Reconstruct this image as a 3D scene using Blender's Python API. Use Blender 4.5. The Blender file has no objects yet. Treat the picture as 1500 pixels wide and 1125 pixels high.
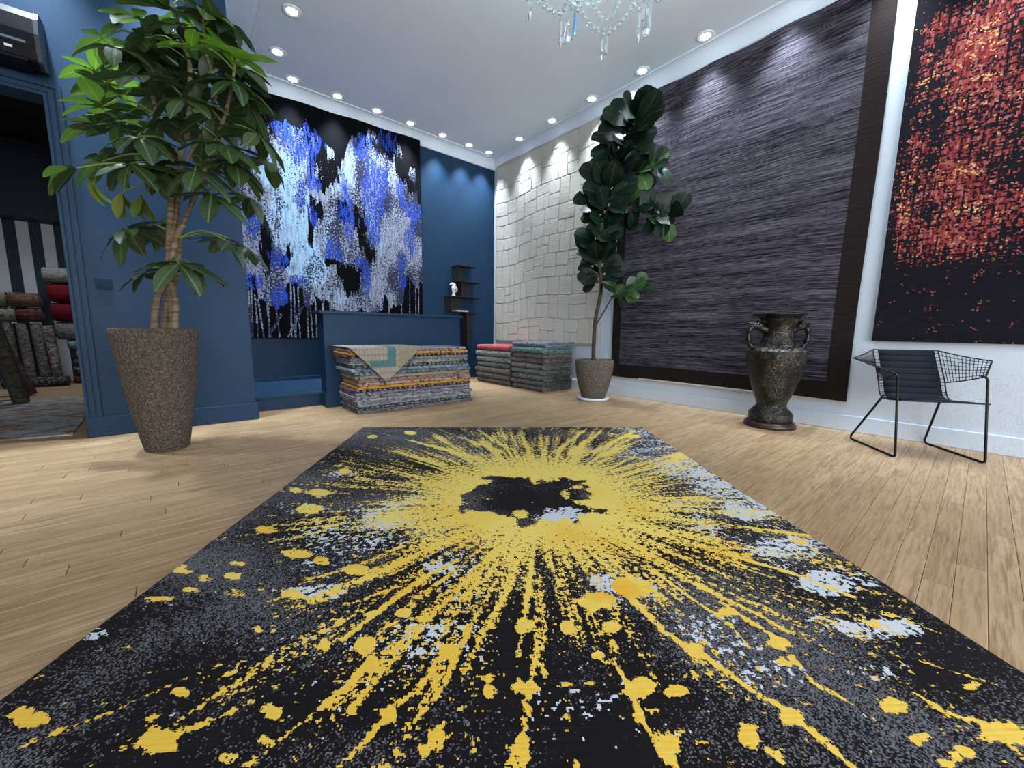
import bpy, bmesh, math, random
import numpy as np
from mathutils import Vector, Matrix

# ------------------------------------------------------------------ camera
S = bpy.context.scene
COL = S.collection
W, H = 1500.0, 1125.0
FPX, YAW, PITCH, ROLL = 575.5355, 0.698921, -0.1345245, 0.0131717
CAMZ = 0.85
_f = np.array([math.sin(YAW)*math.cos(PITCH), math.cos(YAW)*math.cos(PITCH), math.sin(PITCH)])
_r = np.array([math.cos(YAW), -math.sin(YAW), 0.0])
_u = np.cross(_r, _f)
_c, _s = math.cos(ROLL), math.sin(ROLL)
_r, _u = _c*_r + _s*_u, -_s*_r + _c*_u
CAM = np.array([0.0, 0.0, CAMZ])
cd = bpy.data.cameras.new('camera')
cd.sensor_fit = 'HORIZONTAL'; cd.sensor_width = 36.0; cd.lens = 36.0*FPX/W
cd.clip_start = 0.02; cd.clip_end = 100
cam = bpy.data.objects.new('camera', cd); COL.objects.link(cam)
M = Matrix(((_r[0], _u[0], -_f[0], 0), (_r[1], _u[1], -_f[1], 0), (_r[2], _u[2], -_f[2], CAMZ), (0, 0, 0, 1)))
cam.matrix_world = M
S.camera = cam

# ------------------------------------------------------------------ light and exposure
vs = S.view_settings
vs.view_transform = 'Standard'; vs.look = 'None'; vs.exposure = 0.45; vs.gamma = 1.0; vs.use_curve_mapping = False
world = bpy.data.worlds.new('world'); S.world = world; world.use_nodes = True
bg = world.node_tree.nodes['Background']
bg.inputs[0].default_value = (0.80, 0.90, 1.0, 1); bg.inputs[1].default_value = 0.35

def area(name, loc, rot, sx, sy, energy, col):
    l = bpy.data.lights.new(name, 'AREA'); l.shape = 'RECTANGLE'; l.size = sx; l.size_y = sy
    l.energy = energy; l.color = col
    o = bpy.data.objects.new(name, l); COL.objects.link(o); o.location = loc; o.rotation_euler = rot
    return o
# daylight through the shop-front window behind the camera (in the opening of wall_front)
area('shop_window_daylight', (0.6, -3.42, 1.65), (math.radians(90), 0, 0), 7.0, 2.7, 295, (0.90, 0.95, 1.0))
SPOT_W = 190.0
SPOT_COL = (0.78, 0.89, 1.0)

# ------------------------------------------------------------------ pixel helpers (photo is 1500 x 1125)
def ray(x, y): return _r*(x-W/2)/FPX - _u*(y-H/2)/FPX + _f
def onz(x, y, z): d = ray(x, y); return CAM + d*(z-CAMZ)/d[2]
def onx(x, y, X): d = ray(x, y); return CAM + d*X/d[0]
def ony(x, y, Y): d = ray(x, y); return CAM + d*Y/d[1]
def ondepth(x, y, dep): return CAM + ray(x, y)*dep
_n = np.array([_f[0], _f[1], 0.0]); _n /= np.linalg.norm(_n)
def onplane(x, y, base, off=0.0):
    d = ray(x, y); b = np.array([base[0], base[1], 0.0]) + _n*off
    return CAM + d*((_n@(b-CAM))/(_n@d))
def project(p):
    d = np.asarray(p, float)-CAM; z = d@_f
    return (W/2+FPX*(d@_r)/z, H/2-FPX*(d@_u)/z, z)

# ------------------------------------------------------------------ mesh helpers
class MB:
    def __init__(s): s.v = []; s.f = []; s.sm = []
    def add(s, vs_, fs, smooth=False):
        b = len(s.v); s.v += [tuple(map(float, p)) for p in vs_]
        for f in fs: s.f.append(tuple(b+i for i in f)); s.sm.append(smooth)
        return s
    def box(s, x0, x1, y0, y1, z0, z1):
        return s.add([(x0,y0,z0),(x1,y0,z0),(x1,y1,z0),(x0,y1,z0),(x0,y0,z1),(x1,y0,z1),(x1,y1,z1),(x0,y1,z1)],
                     [(3,2,1,0),(4,5,6,7),(0,1,5,4),(1,2,6,5),(2,3,7,6),(3,0,4,7)])
    def prism(s, poly, axis, a, b, smooth=False):
        # poly: 2D points; axis 'x','y','z' extrude from a to b
        def P(p, t):
            if axis == 'x': return (t, p[0], p[1])
            if axis == 'y': return (p[0], t, p[1])
            return (p[0], p[1], t)
        n = len(poly); vs_ = [P(p, a) for p in poly]+[P(p, b) for p in poly]
        fs = [(i, (i+1) % n, n+(i+1) % n, n+i) for i in range(n)]
        s.add(vs_, fs, smooth)
        s.add(vs_, [tuple(range(n))[::-1], tuple(range(n, 2*n))])
        return s
    def tube(s, pts, rad, n=8, cap=True, smooth=True):
        pts = [Vector(p) for p in pts]
        rads = rad if isinstance(rad, (list, tuple)) else [rad]*len(pts)
        vs_, fs = [], []
        up = None
        for i, p in enumerate(pts):
            t = (pts[min(i+1, len(pts)-1)]-pts[max(i-1, 0)])
            t = t.normalized() if t.length > 1e-9 else Vector((0, 0, 1))
            if up is None:
                up = Vector((0, 0, 1)) if abs(t.z) < 0.9 else Vector((1, 0, 0))
            a = (up - t*up.dot(t)); a = a.normalized() if a.length > 1e-6 else t.orthogonal().normalized()
            b = t.cross(a); up = a
            for k in range(n):
                w = 2*math.pi*k/n
                q = p + (a*math.cos(w)+b*math.sin(w))*rads[i]; vs_.append(q)
        for i in range(len(pts)-1):
            for k in range(n):
                fs.append((i*n+k, i*n+(k+1) % n, (i+1)*n+(k+1) % n, (i+1)*n+k))
        s.add(vs_, fs, smooth)
        if cap:
            m = len(pts)-1
            s.add(vs_[:n], [tuple(range(n))[::-1]]); s.add(vs_[m*n:], [tuple(range(n))])
        return s
    def lathe(s, prof, c=(0, 0, 0), n=32, smooth=True, fr=None):
        vs_, fs = [], []
        for (r, z) in prof:
            for k in range(n):
                w = 2*math.pi*k/n; rr = r*(fr(w, z) if fr else 1)
                vs_.append((c[0]+rr*math.cos(w), c[1]+rr*math.sin(w), c[2]+z))
        for i in range(len(prof)-1):
            for k in range(n):
                fs.append((i*n+k, i*n+(k+1) % n, (i+1)*n+(k+1) % n, (i+1)*n+k))
        s.add(vs_, fs, smooth)
        if prof[0][0] > 1e-6: s.add(vs_[:n], [tuple(range(n))[::-1]])
        if prof[-1][0] > 1e-6: s.add(vs_[-n:], [tuple(range(n))])
        return s
    def mesh(s, name, m):
        me = bpy.data.meshes.new(name); me.from_pydata(s.v, [], s.f); me.update()
        me.polygons.foreach_set('use_smooth', s.sm)
        if m: me.materials.append(m)
        return me
    def build(s, name, m, parent=None, loc=None):
        o = bpy.data.objects.new(name, s.mesh(name, m)); COL.objects.link(o)
        if parent is not None: o.parent = parent
        if loc is not None: o.location = loc
        return o
def bevel(o, w, seg=2):
    b = o.modifiers.new('bevel', 'BEVEL'); b.width = w; b.segments = seg; b.limit_method = 'ANGLE'; b.angle_limit = math.radians(40)
    return o
def tag(o, label, cat, group=None, kind=None):
    o['label'] = label; o['category'] = cat
    if group: o['group'] = group
    if kind: o['kind'] = kind
    return o
def struct(o, label=None):
    o['kind'] = 'structure'
    if label: o['label'] = label
    return o
def empty(name, loc, rz=0.0):
    o = bpy.data.objects.new(name, None); COL.objects.link(o); o.location = loc; o.rotation_euler = (0, 0, rz)
    o.empty_display_size = 0.1
    return o

# ------------------------------------------------------------------ node helpers
class NT:
    def __init__(s, name, rough=0.6, spec=0.4):
        s.m = bpy.data.materials.new(name); s.m.use_nodes = True; s.t = s.m.node_tree
        s.b = s.t.nodes['Principled BSDF']; s.b.inputs['Roughness'].default_value = rough
        s.b.inputs['Specular IOR Level'].default_value = spec
    def put(s, sock, val):
        if isinstance(val, bpy.types.NodeSocket): s.t.links.new(val, sock)
        else:
            if hasattr(sock, 'default_value'):
                try:
                    n = len(sock.default_value)
                    if n == 4 and len(val) == 3: val = (*val, 1)
                except TypeError: pass
                sock.default_value = val
    def node(s, typ, ins=None, **props):
        n = s.t.nodes.new(typ)
        for k, v in props.items(): setattr(n, k, v)
        for k, v in (ins or {}).items(): s.put(n.inputs[k], v)
        return n
    def math(s, op, a, b=0.0, c=0.0, clamp=False):
        n = s.node('ShaderNodeMath', {0: a, 1: b, 2: c}, operation=op); n.use_clamp = clamp; return n.outputs[0]
    def vmath(s, op, a, b=(0, 0, 0)):
        return s.node('ShaderNodeVectorMath', {0: a, 1: b}, operation=op).outputs[0]
    def mix(s, f, a, b, mode='MIX'):
        n = s.t.nodes.new('ShaderNodeMix'); n.data_type = 'RGBA'; n.blend_type = mode
        s.put(n.inputs[0], f); s.put(n.inputs[6], a); s.put(n.inputs[7], b); return n.outputs[2]
    def obj(s): return s.node('ShaderNodeTexCoord').outputs['Object']
    def pos(s): return s.node('ShaderNodeNewGeometry').outputs['Position']
    def map(s, v, scale=(1, 1, 1), loc=(0, 0, 0), rot=(0, 0, 0)):
        return s.node('ShaderNodeMapping', {'Vector': v, 'Scale': scale, 'Location': loc, 'Rotation': rot}).outputs[0]
    def noise(s, v, scale=5.0, detail=2.0, rough=0.5, dist=0.0):
        return s.node('ShaderNodeTexNoise', {'Vector': v, 'Scale': scale, 'Detail': detail, 'Roughness': rough, 'Distortion': dist}).outputs[0]
    def white(s, v): return s.node('ShaderNodeTexWhiteNoise', {'Vector': v}, noise_dimensions='3D').outputs[0]
    def voro(s, v, scale, feature='F1', rnd=1.0):
        return s.node('ShaderNodeTexVoronoi', {'Vector': v, 'Scale': scale, 'Randomness': rnd}, feature=feature).outputs
    def ramp(s, f, stops, interp='LINEAR'):
        n = s.t.nodes.new('ShaderNodeValToRGB'); n.color_ramp.interpolation = interp
        e = n.color_ramp.elements
        while len(e) < len(stops): e.new(0.5)
        for i, (p, c) in enumerate(stops):
            e[i].position = p; e[i].color = (*c, 1) if len(c) == 3 else c
        s.put(n.inputs[0], f); return n.outputs[0]
    def step(s, v, t): return s.math('GREATER_THAN', v, t)
    def smooth(s, v, a, b):
        return s.node('ShaderNodeMapRange', {0: v, 1: a, 2: b, 3: 0.0, 4: 1.0}, interpolation_type='SMOOTHSTEP').outputs[0]
    def color(s, c): s.put(s.b.inputs['Base Color'], c); return s
    def bump(s, h, strength=0.3, dist=0.01):
        n = s.node('ShaderNodeBump', {'Height': h, 'Strength': strength, 'Distance': dist}); s.t.links.new(n.outputs[0], s.b.inputs['Normal']); return s
    def attr(s, name):
        a = s.node('ShaderNodeAttribute', attribute_name=name)
        sp = s.node('ShaderNodeSeparateColor', {0: a.outputs['Color']})
        return sp.outputs[0], sp.outputs[1], sp.outputs[2], a.outputs['Alpha']

def plain(name, col, rough=0.5, spec=0.4, metal=0.0, nscale=0, namt=0.12, bump=0.0):
    t = NT(name, rough, spec)
    t.b.inputs['Metallic'].default_value = metal
    if nscale:
        n = t.noise(t.obj(), nscale, 4)
        d = tuple(c*(1-namt) for c in col); l = tuple(min(1, c*(1+namt)) for c in col)
        t.color(t.mix(n, d, l))
        if bump: t.bump(n, bump, 0.005)
    else: t.color(col)
    return t.m

def mat_paint(name, col, rough=0.55, wear=0.0, spec=0.35):
    t = NT(name, rough, spec)
    p = t.pos(); n = t.noise(p, 2.2, 4); n2 = t.noise(p, 160, 2)
    c = t.mix(n, tuple(x*0.94 for x in col), tuple(min(1, x*1.05) for x in col))
    if wear:
        sc = t.noise(t.map(p, (3.0, 3.0, 1.6)), 7, 6, 0.7, 1.5)
        line = t.math('LESS_THAN', t.math('ABSOLUTE', t.math('SUBTRACT', sc, 0.5)), 0.010)
        zf = t.node('ShaderNodeSeparateXYZ', {0: p}).outputs[2]
        yf = t.node('ShaderNodeSeparateXYZ', {0: p}).outputs[1]
        k = t.math('MULTIPLY', t.math('LESS_THAN', zf, 0.62), t.math('LESS_THAN', yf, 0.35))
        c = t.mix(t.math('MULTIPLY', t.math('MULTIPLY', line, k), wear), c, (0.42, 0.42, 0.43))
    t.color(c); t.bump(n2, 0.06, 0.002)
    return t.m

BLUE = (0.0082, 0.033, 0.076)
M_blue = mat_paint('blue_paint', BLUE, 0.5, 0.0, 0.22)
M_white = mat_paint('white_wall_paint', (0.55, 0.615, 0.705), 0.6, 0.8)
M_trimwhite = mat_paint('white_trim_paint', (0.66, 0.735, 0.83), 0.4)
M_ceiling = mat_paint('ceiling_paint', (0.72, 0.785, 0.855), 0.7)
M_navy = mat_paint('navy_paint', (0.012, 0.026, 0.050), 0.6)
M_darkceil = mat_paint('dark_ceiling_paint', (0.010, 0.011, 0.014), 0.7)
M_black = plain('black_metal', (0.004, 0.004, 0.005), 0.45, 0.25)

# ------------------------------------------------------------------ floor boards
def mat_wood():
    t = NT('oak_boards', 0.42, 0.35)
    p = t.pos(); oi = t.node('ShaderNodeObjectInfo'); g = t.node('ShaderNodeNewGeometry')
    rnd = t.math('FRACT', t.math('ADD', oi.outputs['Random'], g.outputs['Random Per Island']))
    off = t.node('ShaderNodeCombineXYZ', {0: t.math('MULTIPLY', rnd, 37.0), 1: t.math('MULTIPLY', rnd, 53.0), 2: rnd}).outputs[0]
    q = t.vmath('ADD', p, off)
    warp = t.noise(t.map(q, (1.4, 9.0, 1)), 1.0, 3, 0.6)
    ringv = t.math('SINE', t.math('ADD', t.math('MULTIPLY', warp, 42.0), t.math('MULTIPLY', t.noise(t.map(q, (3, 30, 1)), 1.0, 2), 9.0)))
    fib = t.noise(t.map(q, (5.0, 85.0, 1)), 1.0, 5, 0.7)
    blot = t.noise(t.map(q, (1.2, 5.0, 1)), 1.3, 3)
    dark = t.noise(t.map(q, (2.0, 26.0, 1)), 1.0, 4, 0.75)
    base = t.ramp(rnd, [(0.0, (0.33, 0.215, 0.120)), (0.35, (0.385, 0.256, 0.144)), (0.7, (0.425, 0.290, 0.170)), (1.0, (0.36, 0.234, 0.128))])
    c = t.mix(t.math('MULTIPLY', t.smooth(ringv, 0.2, 1.0), 0.38), base, (0.29, 0.170, 0.078))
    c = t.mix(t.math('MULTIPLY', t.smooth(fib, 0.47, 0.62), 0.75), c, (0.20, 0.118, 0.057))
    c = t.mix(t.math('MULTIPLY', t.smooth(fib, 0.48, 0.25), 0.35), c, (0.54, 0.385, 0.235))
    c = t.mix(t.math('MULTIPLY', t.smooth(dark, 0.54, 0.70), 0.70), c, (0.19, 0.115, 0.056))
    c = t.mix(t.math('MULTIPLY', t.smooth(blot, 0.35, 0.7), 0.25), c, (0.46, 0.32, 0.185))
    t.color(c)
    t.put(t.b.inputs['Roughness'], t.math('ADD', t.math('MULTIPLY', fib, 0.2), 0.36))
    t.bump(fib, 0.12, 0.002)
    return t.m
M_wood = mat_wood()
M_gap = plain('board_joint', (0.10, 0.066, 0.036), 0.9, 0.1)
floor = struct(MB().box(-5.1, 4.7, -3.6, 9.2, -0.12, -0.006).build('floor', M_gap), 'oak strip floor of narrow pale boards')
def build_floor():
    rnd = random.Random(3)
    w, gap = 0.0755, 0.0011
    lens = (0.80, 1.05, 1.30)
    meshes = {}
    for L in lens:
        e = 0.0011
        mb = MB(); x0, x1, y0, y1 = -L/2+gap, L/2-gap, -w/2+gap/2, w/2-gap/2
        mb.add([(x0,y0,-.006),(x1,y0,-.006),(x1,y1,-.006),(x0,y1,-.006),(x0,y0,-e),(x1,y0,-e),(x1,y1,-e),(x0,y1,-e),
                (x0+e,y0+e,0),(x1-e,y0+e,0),(x1-e,y1-e,0),(x0+e,y1-e,0)],
               [(0,1,5,4),(1,2,6,5),(2,3,7,6),(3,0,4,7),(4,5,9,8),(5,6,10,9),(6,7,11,10),(7,4,8,11),(8,9,10,11)])
        meshes[L] = (mb, mb.mesh('floor_plank', M_wood))
    allp = []
    y = -3.5
    while y < 9.1:
        x = -5.0 - rnd.random()*1.2
        while x < 4.6:
            L = rnd.choice(lens)
            allp.append((x+L/2, y+w/2, L)); x += L
        y += w
    def score(cx, cy, L):
        n = 0; a = 0
        for k in range(9):
            px, py, z = project((cx+(k/8-0.5)*L, cy, 0))
            if z > 0.2 and -5 < px < 1505 and -5 < py < 1130:
                # hidden by the big rug or by walls
                X, Y = cx+(k/8-0.5)*L, cy
                d = np.array([X, Y])-RUG_O[:2]
                ru, rv = d@RUG_U[:2], d@RUG_V[:2]
                if -0.0 < ru < RUG_W and 0 < rv < RUG_L: continue
                if Y > 4.3 and -0.59 < X < 0.5: continue
                if Y > 4.66 and 0.4 < X < 2.9: continue
                if X > 4.53 or Y > 8.9: continue
                if X < -0.59 and Y < 4.0 and px < 0: continue
                a += L*w/(z**3)/9; n += 1
        return a
    sc = sorted(((score(*p), i) for i, p in enumerate(allp)), reverse=True)
    top = set(i for s_, i in sc[:300] if s_ > 0)
    rest = MB()
    for i, (cx, cy, L) in enumerate(allp):
        mb, me = meshes[L]
        if i in top:
            o = bpy.data.objects.new('floor_plank', me); COL.objects.link(o); o.location = (cx, cy, 0); o.parent = floor
        else:
            rest.add([(a+cx, b+cy, c) for a, b, c in mb.v], mb.f)
    o = rest.build('floor_planks', M_wood, floor); o['kind'] = 'stuff'
# big rug frame: far-left corner, along the far edge, towards the camera
_fl, _fr = onz(532, 628, 0), onz(940, 628, 0)
RUG_O = _fl.copy(); RUG_W = float(np.linalg.norm(_fr-_fl)); RUG_U = (_fr-_fl)/RUG_W
RUG_V = np.array([RUG_U[1], -RUG_U[0], 0.0])
if RUG_V@(-_fl) < 0: RUG_V = -RUG_V
RUG_L = 3.20
build_floor()

# ------------------------------------------------------------------ room shell
XR, YB, ZC = 4.53, 5.95, 3.84
XD, YP, XP = -0.59, 4.30, 0.49         # door jamb, partition plane, pillar edge
struct(MB().box(XR, XR+0.15, -3.6, YB+0.15, 0, ZC+0.1).build('wall_right', M_white), 'white wall hung with large rugs')
struct(MB().box(XP, XR, YB, YB+0.15, 0, ZC+0.1).build('wall_back', M_blue), 'deep blue painted back wall')
struct(MB().box(-5.1, XR+0.15, -3.6, YB+0.15, ZC, ZC+0.12).build('ceiling', M_ceiling), 'pale grey ceiling with recessed downlights')
mb = MB(); mb.box(XD, XP, YP, YP+0.16, 0, ZC); mb.box(-1.95, XD, YP, YP+0.16, 2.39, ZC); mb.box(-5.1, -1.95, YP, YP+0.16, 0, ZC)
mb.box(XP-0.16, XP, YP+0.16, YB+0.15, 0, ZC)
struct(mb.build('wall_partition', M_blue), 'deep blue partition wall with doorway to the store room')
struct(MB().box(-5.25, -5.1, -3.6, 9.2, 0, ZC).build('wall_left', M_white))
mb = MB(); mb.box(-5.1, -2.95, -3.6, -3.45, 0, ZC); mb.box(4.15, XR+0.15, -3.6, -3.45, 0, ZC)
mb.box(-2.95, 4.15, -3.6, -3.45, 3.05, ZC); mb.box(-2.95, 4.15, -3.6, -3.45, 0, 0.25)
struct(mb.build('wall_front', M_white))
# store room behind the doorway
def mat_stripes():
    t = NT('striped_wall', 0.6, 0.3)
    x = t.node('ShaderNodeSeparateXYZ', {0: t.pos()}).outputs[0]
    k = t.math('FRACT', t.math('DIVIDE', t.math('ADD', x, 10.0-0.036), 0.237))
    t.color(t.mix(t.step(k, 0.5), (0.60, 0.62, 0.66), (0.012, 0.026, 0.045)))
    return t.m
YS = 8.95
struct(MB().box(-5.1, XP-0.16, YS, YS+0.15, 0, 2.30).build('wall_store', mat_stripes()), 'white and navy striped wall of the store room')
struct(MB().box(-5.1, XP-0.16, YS-0.35, YS+0.15, 2.30, 3.3).build('trim_1', M_navy), 'dark navy bulkhead above the striped wall')
mb = MB(); mb.box(XP-0.16, XP-0.01, YB+0.15, YS+0.15, 0, ZC)
struct(mb.build('wall_store_side', M_navy))
struct(MB().box(-5.1, XP, YP+0.16, YS+0.15, 3.3, 3.4).build('ceiling_store', M_darkceil), 'black ceiling of the store room')

# platform behind the half wall
M_bluetop = M_blue
pl = MB(); pl.box(XP, 2.80, 4.69, YB, 0, 0.118)
pl.box(XP, 2.80, 4.665, YB, 0.118, 0.155)
bevel(struct(pl.build('floor_platform', M_blue), 'low blue painted platform between the partition and the half wall'), 0.004)
# half wall (counter) with cap and baseboard
hw = struct(MB().box(1.165, 2.85, 4.49, 4.69, 0, 1.005).build('wall_half', M_blue), 'blue half wall standing behind the long stack of rugs')
cap = bevel(MB().box(1.12, 2.885, 4.455, 4.72, 1.005, 1.035).build('cap', M_blue, hw), 0.005)
bb = bevel(MB().box(1.15, 2.865, 4.475, 4.69, 0, 0.155).build('baseboard', M_blue, hw), 0.006)
# baseboards
def baseboard(name, mb, m): return bevel(struct(mb.build(name, m)), 0.006)
mb = MB(); mb.box(XD-0.005, XP+0.02, YP-0.022, YP, 0, 0.155)
baseboard('baseboard_partition', mb, M_blue)
mb = MB(); mb.box(XR-0.02, XR, -3.45, YB, 0, 0.142); baseboard('baseboard_right', mb, M_white)
mb = MB(); mb.box(2.80, XR, YB-0.022, YB, 0, 0.15); mb.box(2.80, XR, YB-0.008, YB, 0.15, 0.24); baseboard('baseboard_back', mb, M_blue)
mb = MB(); mb.box(XP, 2.8, YB-0.012, YB, 0.155, 0.20); baseboard('baseboard_platform', mb, M_blue)
# cornices: cove profile
def cove(depth, drop, n=8):
    pts = [(0, 0), (depth, 0), (depth, -0.014), (depth-0.012, -0.014)]
    for i in range(n+1):
        a = i/n*math.pi/2
        pts.append((depth-0.012-(depth-0.03)*math.sin(a), -0.014-(drop-0.04)*(1-math.cos(a))))
    pts += [(0.018, -drop+0.012), (0.012, -drop), (0, -drop)]
    return pts
cv = cove(0.13, 0.165)
struct(MB().prism([(YB-a, ZC+b) for a, b in cv], 'x', XP, XR).build('trim_2', M_trimwhite), 'white cornice along the blue back wall')
struct(MB().prism([(XR-a, ZC+b) for a, b in cv], 'y', -3.45, YB).build('trim_3', M_trimwhite), 'white cornice along the right wall')
mb = MB(); mb.prism([(XP+a, ZC+b) for a, b in [(0, 0), (0.31, 0), (0.31, -0.03), (0.285, -0.03), (0.285, -0.05), (0.26, -0.062), (0.05, -0.12), (0.03, -0.18), (0, -0.18)]], 'y', YP, YB)
struct(mb.build('trim_4', M_trimwhite), 'wide white moulding beside the partition')
mb = MB(); mb.prism([(YP-a, 3.78+b) for a, b in cove(0.16, 0.27)], 'x', -5.1, XP)
mb.box(-5.1, XP, YP-0.16, YP, 3.78, ZC)
struct(mb.build('trim_5', M_trimwhite), 'white cornice above the partition')
# door architrave: stepped moulding (profile: offset from opening, projection)
arch = empty('door_1', (0, 0, 0)); arch['kind'] = 'structure'; arch['label'] = 'stepped blue moulding around the store room doorway'
steps = [(0.0, 0.016, 0.028), (0.016, 0.026, 0.014), (0.026, 0.050, 0.022), (0.050, 0.060, 0.012), (0.060, 0.085, 0.026)]
XL = -1.95; ZD = 2.39
for nm, kind in (('jamb_moulding', 0), ('head_moulding', 1), ('jamb_moulding', 2)):
    mb = MB()
    for a, b, pz in steps:
        if kind == 0: mb.box(XD+a, XD+b, YP-pz, YP, 0.155, ZD+b)
        elif kind == 2: mb.box(XL-b, XL-a, YP-pz, YP, 0, ZD+b)
        else: mb.box(XL-a, XD+a, YP-pz, YP, ZD+a, ZD+b)
    mb.build(nm, M_blue, arch)

# ------------------------------------------------------------------ downlights
M_ring = plain('downlight_ring', (0.75, 0.77, 0.80), 0.35, 0.5)
def mat_emit(name, col, st):
    t = NT(name); t.color(col); t.put(t.b.inputs['Emission Color'], col); t.b.inputs['Emission Strength'].default_value = st
    return t.m
M_led = mat_emit('led_emitter', (0.90, 0.96, 1.0), 7.0)
M_lens = mat_emit('downlight_lens', (0.80, 0.88, 0.95), 1.6)
ring_me = MB().lathe([(0.062, -0.004), (0.072, -0.008), (0.084, -0.006), (0.086, 0.0), (0.062, 0.0)], n=28).mesh('ring', M_ring)
lens_me = MB().lathe([(0.0, -0.003), (0.062, -0.003)], n=24).mesh('lens', M_lens)
led = MB()
for k in range(9):
    a = 2*math.pi*k/8
    rr = 0.0 if k == 8 else 0.037
    led.lathe([(0.0145, -0.003), (0.012, -0.008), (0.0, -0.0095)], (rr*math.cos(a), rr*math.sin(a), 0), 10)
led_me = led.mesh('led_cluster', M_led)
def downlight(x, y, label, group, aim=None, energy=SPOT_W, size=74):
    t = empty('recessed_downlight', (x, y, ZC)); tag(t, label, 'downlight', group)
    for nm, me in (('ring', ring_me), ('lens', lens_me), ('led_cluster', led_me)):
        o = bpy.data.objects.new(nm, me); COL.objects.link(o); o.parent = t
    l = bpy.data.lights.new('downlight_lamp', 'SPOT'); l.energy = energy; l.color = SPOT_COL
    l.spot_size = math.radians(size); l.spot_blend = 1.0; l.shadow_soft_size = 0.045
    o = bpy.data.objects.new('downlight_lamp', l); COL.objects.link(o); o.parent = t; o.location = (0, 0, -0.02)
    if aim: o.rotation_euler = aim
    return t
GB, GR, GL = 'downlights along the blue back wall', 'downlights along the right wall', 'downlights along the partition side'
NTH = ['first', 'second', 'third', 'fourth', 'fifth', 'sixth', 'seventh', 'eighth', 'ninth']
LB = 'round recessed downlight above the blue back wall, %s from the room corner'
LR = 'round recessed downlight along the white right wall, %s from the room corner'
LL = 'round recessed downlight beside the wide white moulding, %s from the blue wall'
for i in range(7):
    downlight((1.282, 1.799, 2.316, 2.813, 3.351, 3.840, 4.238)[i], 5.735, LB % NTH[6-i], GB, (math.radians(4), 0, 0), SPOT_W*0.85)
for i, y in enumerate((5.036, 4.321, 3.604, 2.874, 2.157, 1.45, 0.74, 0.03, -0.69)):
    downlight(4.315, y, LR % NTH[i], GR, (0, math.radians(-4), 0), SPOT_W*(0.6 if y > 3.5 else 1.0 if y > 1 else 0.7))
for i, y in enumerate((5.311, 4.576)):
    downlight(1.05, y, LL % ('second', 'third')[i], GL, energy=SPOT_W*0.6)
# ones out of frame that wash the partition wall
for i, x in enumerate((-1.35, -0.62, 0.10)):
    downlight(x, 4.02, 'round recessed downlight washing the partition wall, %s from its free edge' % ('third', 'second', 'first')[i], 'downlights washing the partition', energy=SPOT_W*2.0, size=66)

for i, x in enumerate((-1.75, -0.95)):  # unseen lamps added to brighten the dark store room
    t = downlight(x, 7.6, 'added unseen fill light in the store room ceiling, %s from the side wall' % ('second', 'first')[i], 'added store room fill lights', energy=70, size=95)
    t.location.z = 3.3
# ------------------------------------------------------------------ pattern fields (numpy value noise)
class VN:
    def __init__(s, seed, n=256):
        s.t = np.random.RandomState(seed).rand(n, n); s.n = n
    def __call__(s, x, y):
        x = np.asarray(x, float); y = np.asarray(y, float)
        xi = np.floor(x).astype(int); yi = np.floor(y).astype(int); fx = x-xi; fy = y-yi
        fx = fx*fx*(3-2*fx); fy = fy*fy*(3-2*fy); n = s.n
        a = s.t[xi % n, yi % n]; b = s.t[(xi+1) % n, yi % n]; c = s.t[xi % n, (yi+1) % n]; d = s.t[(xi+1) % n, (yi+1) % n]
        return (a*(1-fx)+b*fx)*(1-fy)+(c*(1-fx)+d*fx)*fy
def sstep(x, a, b):
    t = np.clip((x-a)/(b-a), 0, 1); return t*t*(3-2*t)
def seg_dist(px, py, ax, ay, bx, by):
    dx, dy = bx-ax, by-ay; L2 = dx*dx+dy*dy+1e-12
    t = np.clip(((px-ax)*dx+(py-ay)*dy)/L2, 0, 1)
    return np.hypot(px-ax-t*dx, py-ay-t*dy), t

def rug_mesh(name, nu, nv, Pfun, fields, thick_vec, mat):
    """grid with a 4-channel field attribute; Pfun(u,v)->xyz arrays, thick_vec pushes the back side"""
    uu, vv = np.meshgrid(np.linspace(0, 1, nu), np.linspace(0, 1, nv), indexing='ij')
    P = Pfun(uu, vv).reshape(-1, 3)
    n = nu*nv
    idx = np.arange(n).reshape(nu, nv)
    q = np.stack([idx[:-1, :-1], idx[1:, :-1], idx[1:, 1:], idx[:-1, 1:]], -1).reshape(-1, 4)
    bord = list(idx[:, 0]) + list(idx[-1, 1:]) + list(idx[-2::-1, -1]) + list(idx[0, -2:0:-1])
    nb = len(bord)
    back = P[bord] + np.asarray(thick_vec)
    V = np.concatenate([P, back]); faces = q.tolist()
    for i in range(nb):
        j = (i+1) % nb
        faces.append([bord[i], n+i, n+j, bord[j]])
    faces.append([n+i for i in range(nb)])
    me = bpy.data.meshes.new(name); me.from_pydata(V.tolist(), [], faces); me.update()
    at = me.color_attributes.new('field', 'FLOAT_COLOR', 'POINT')
    F = np.concatenate([fields.reshape(-1, 4), fields.reshape(-1, 4)[bord]])
    at.data.foreach_set('color', F.astype(np.float32).ravel())
    me.materials.append(mat)
    # make the front face outward
    me.update()
    o = bpy.data.objects.new(name, me); COL.objects.link(o)
    return o

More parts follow.
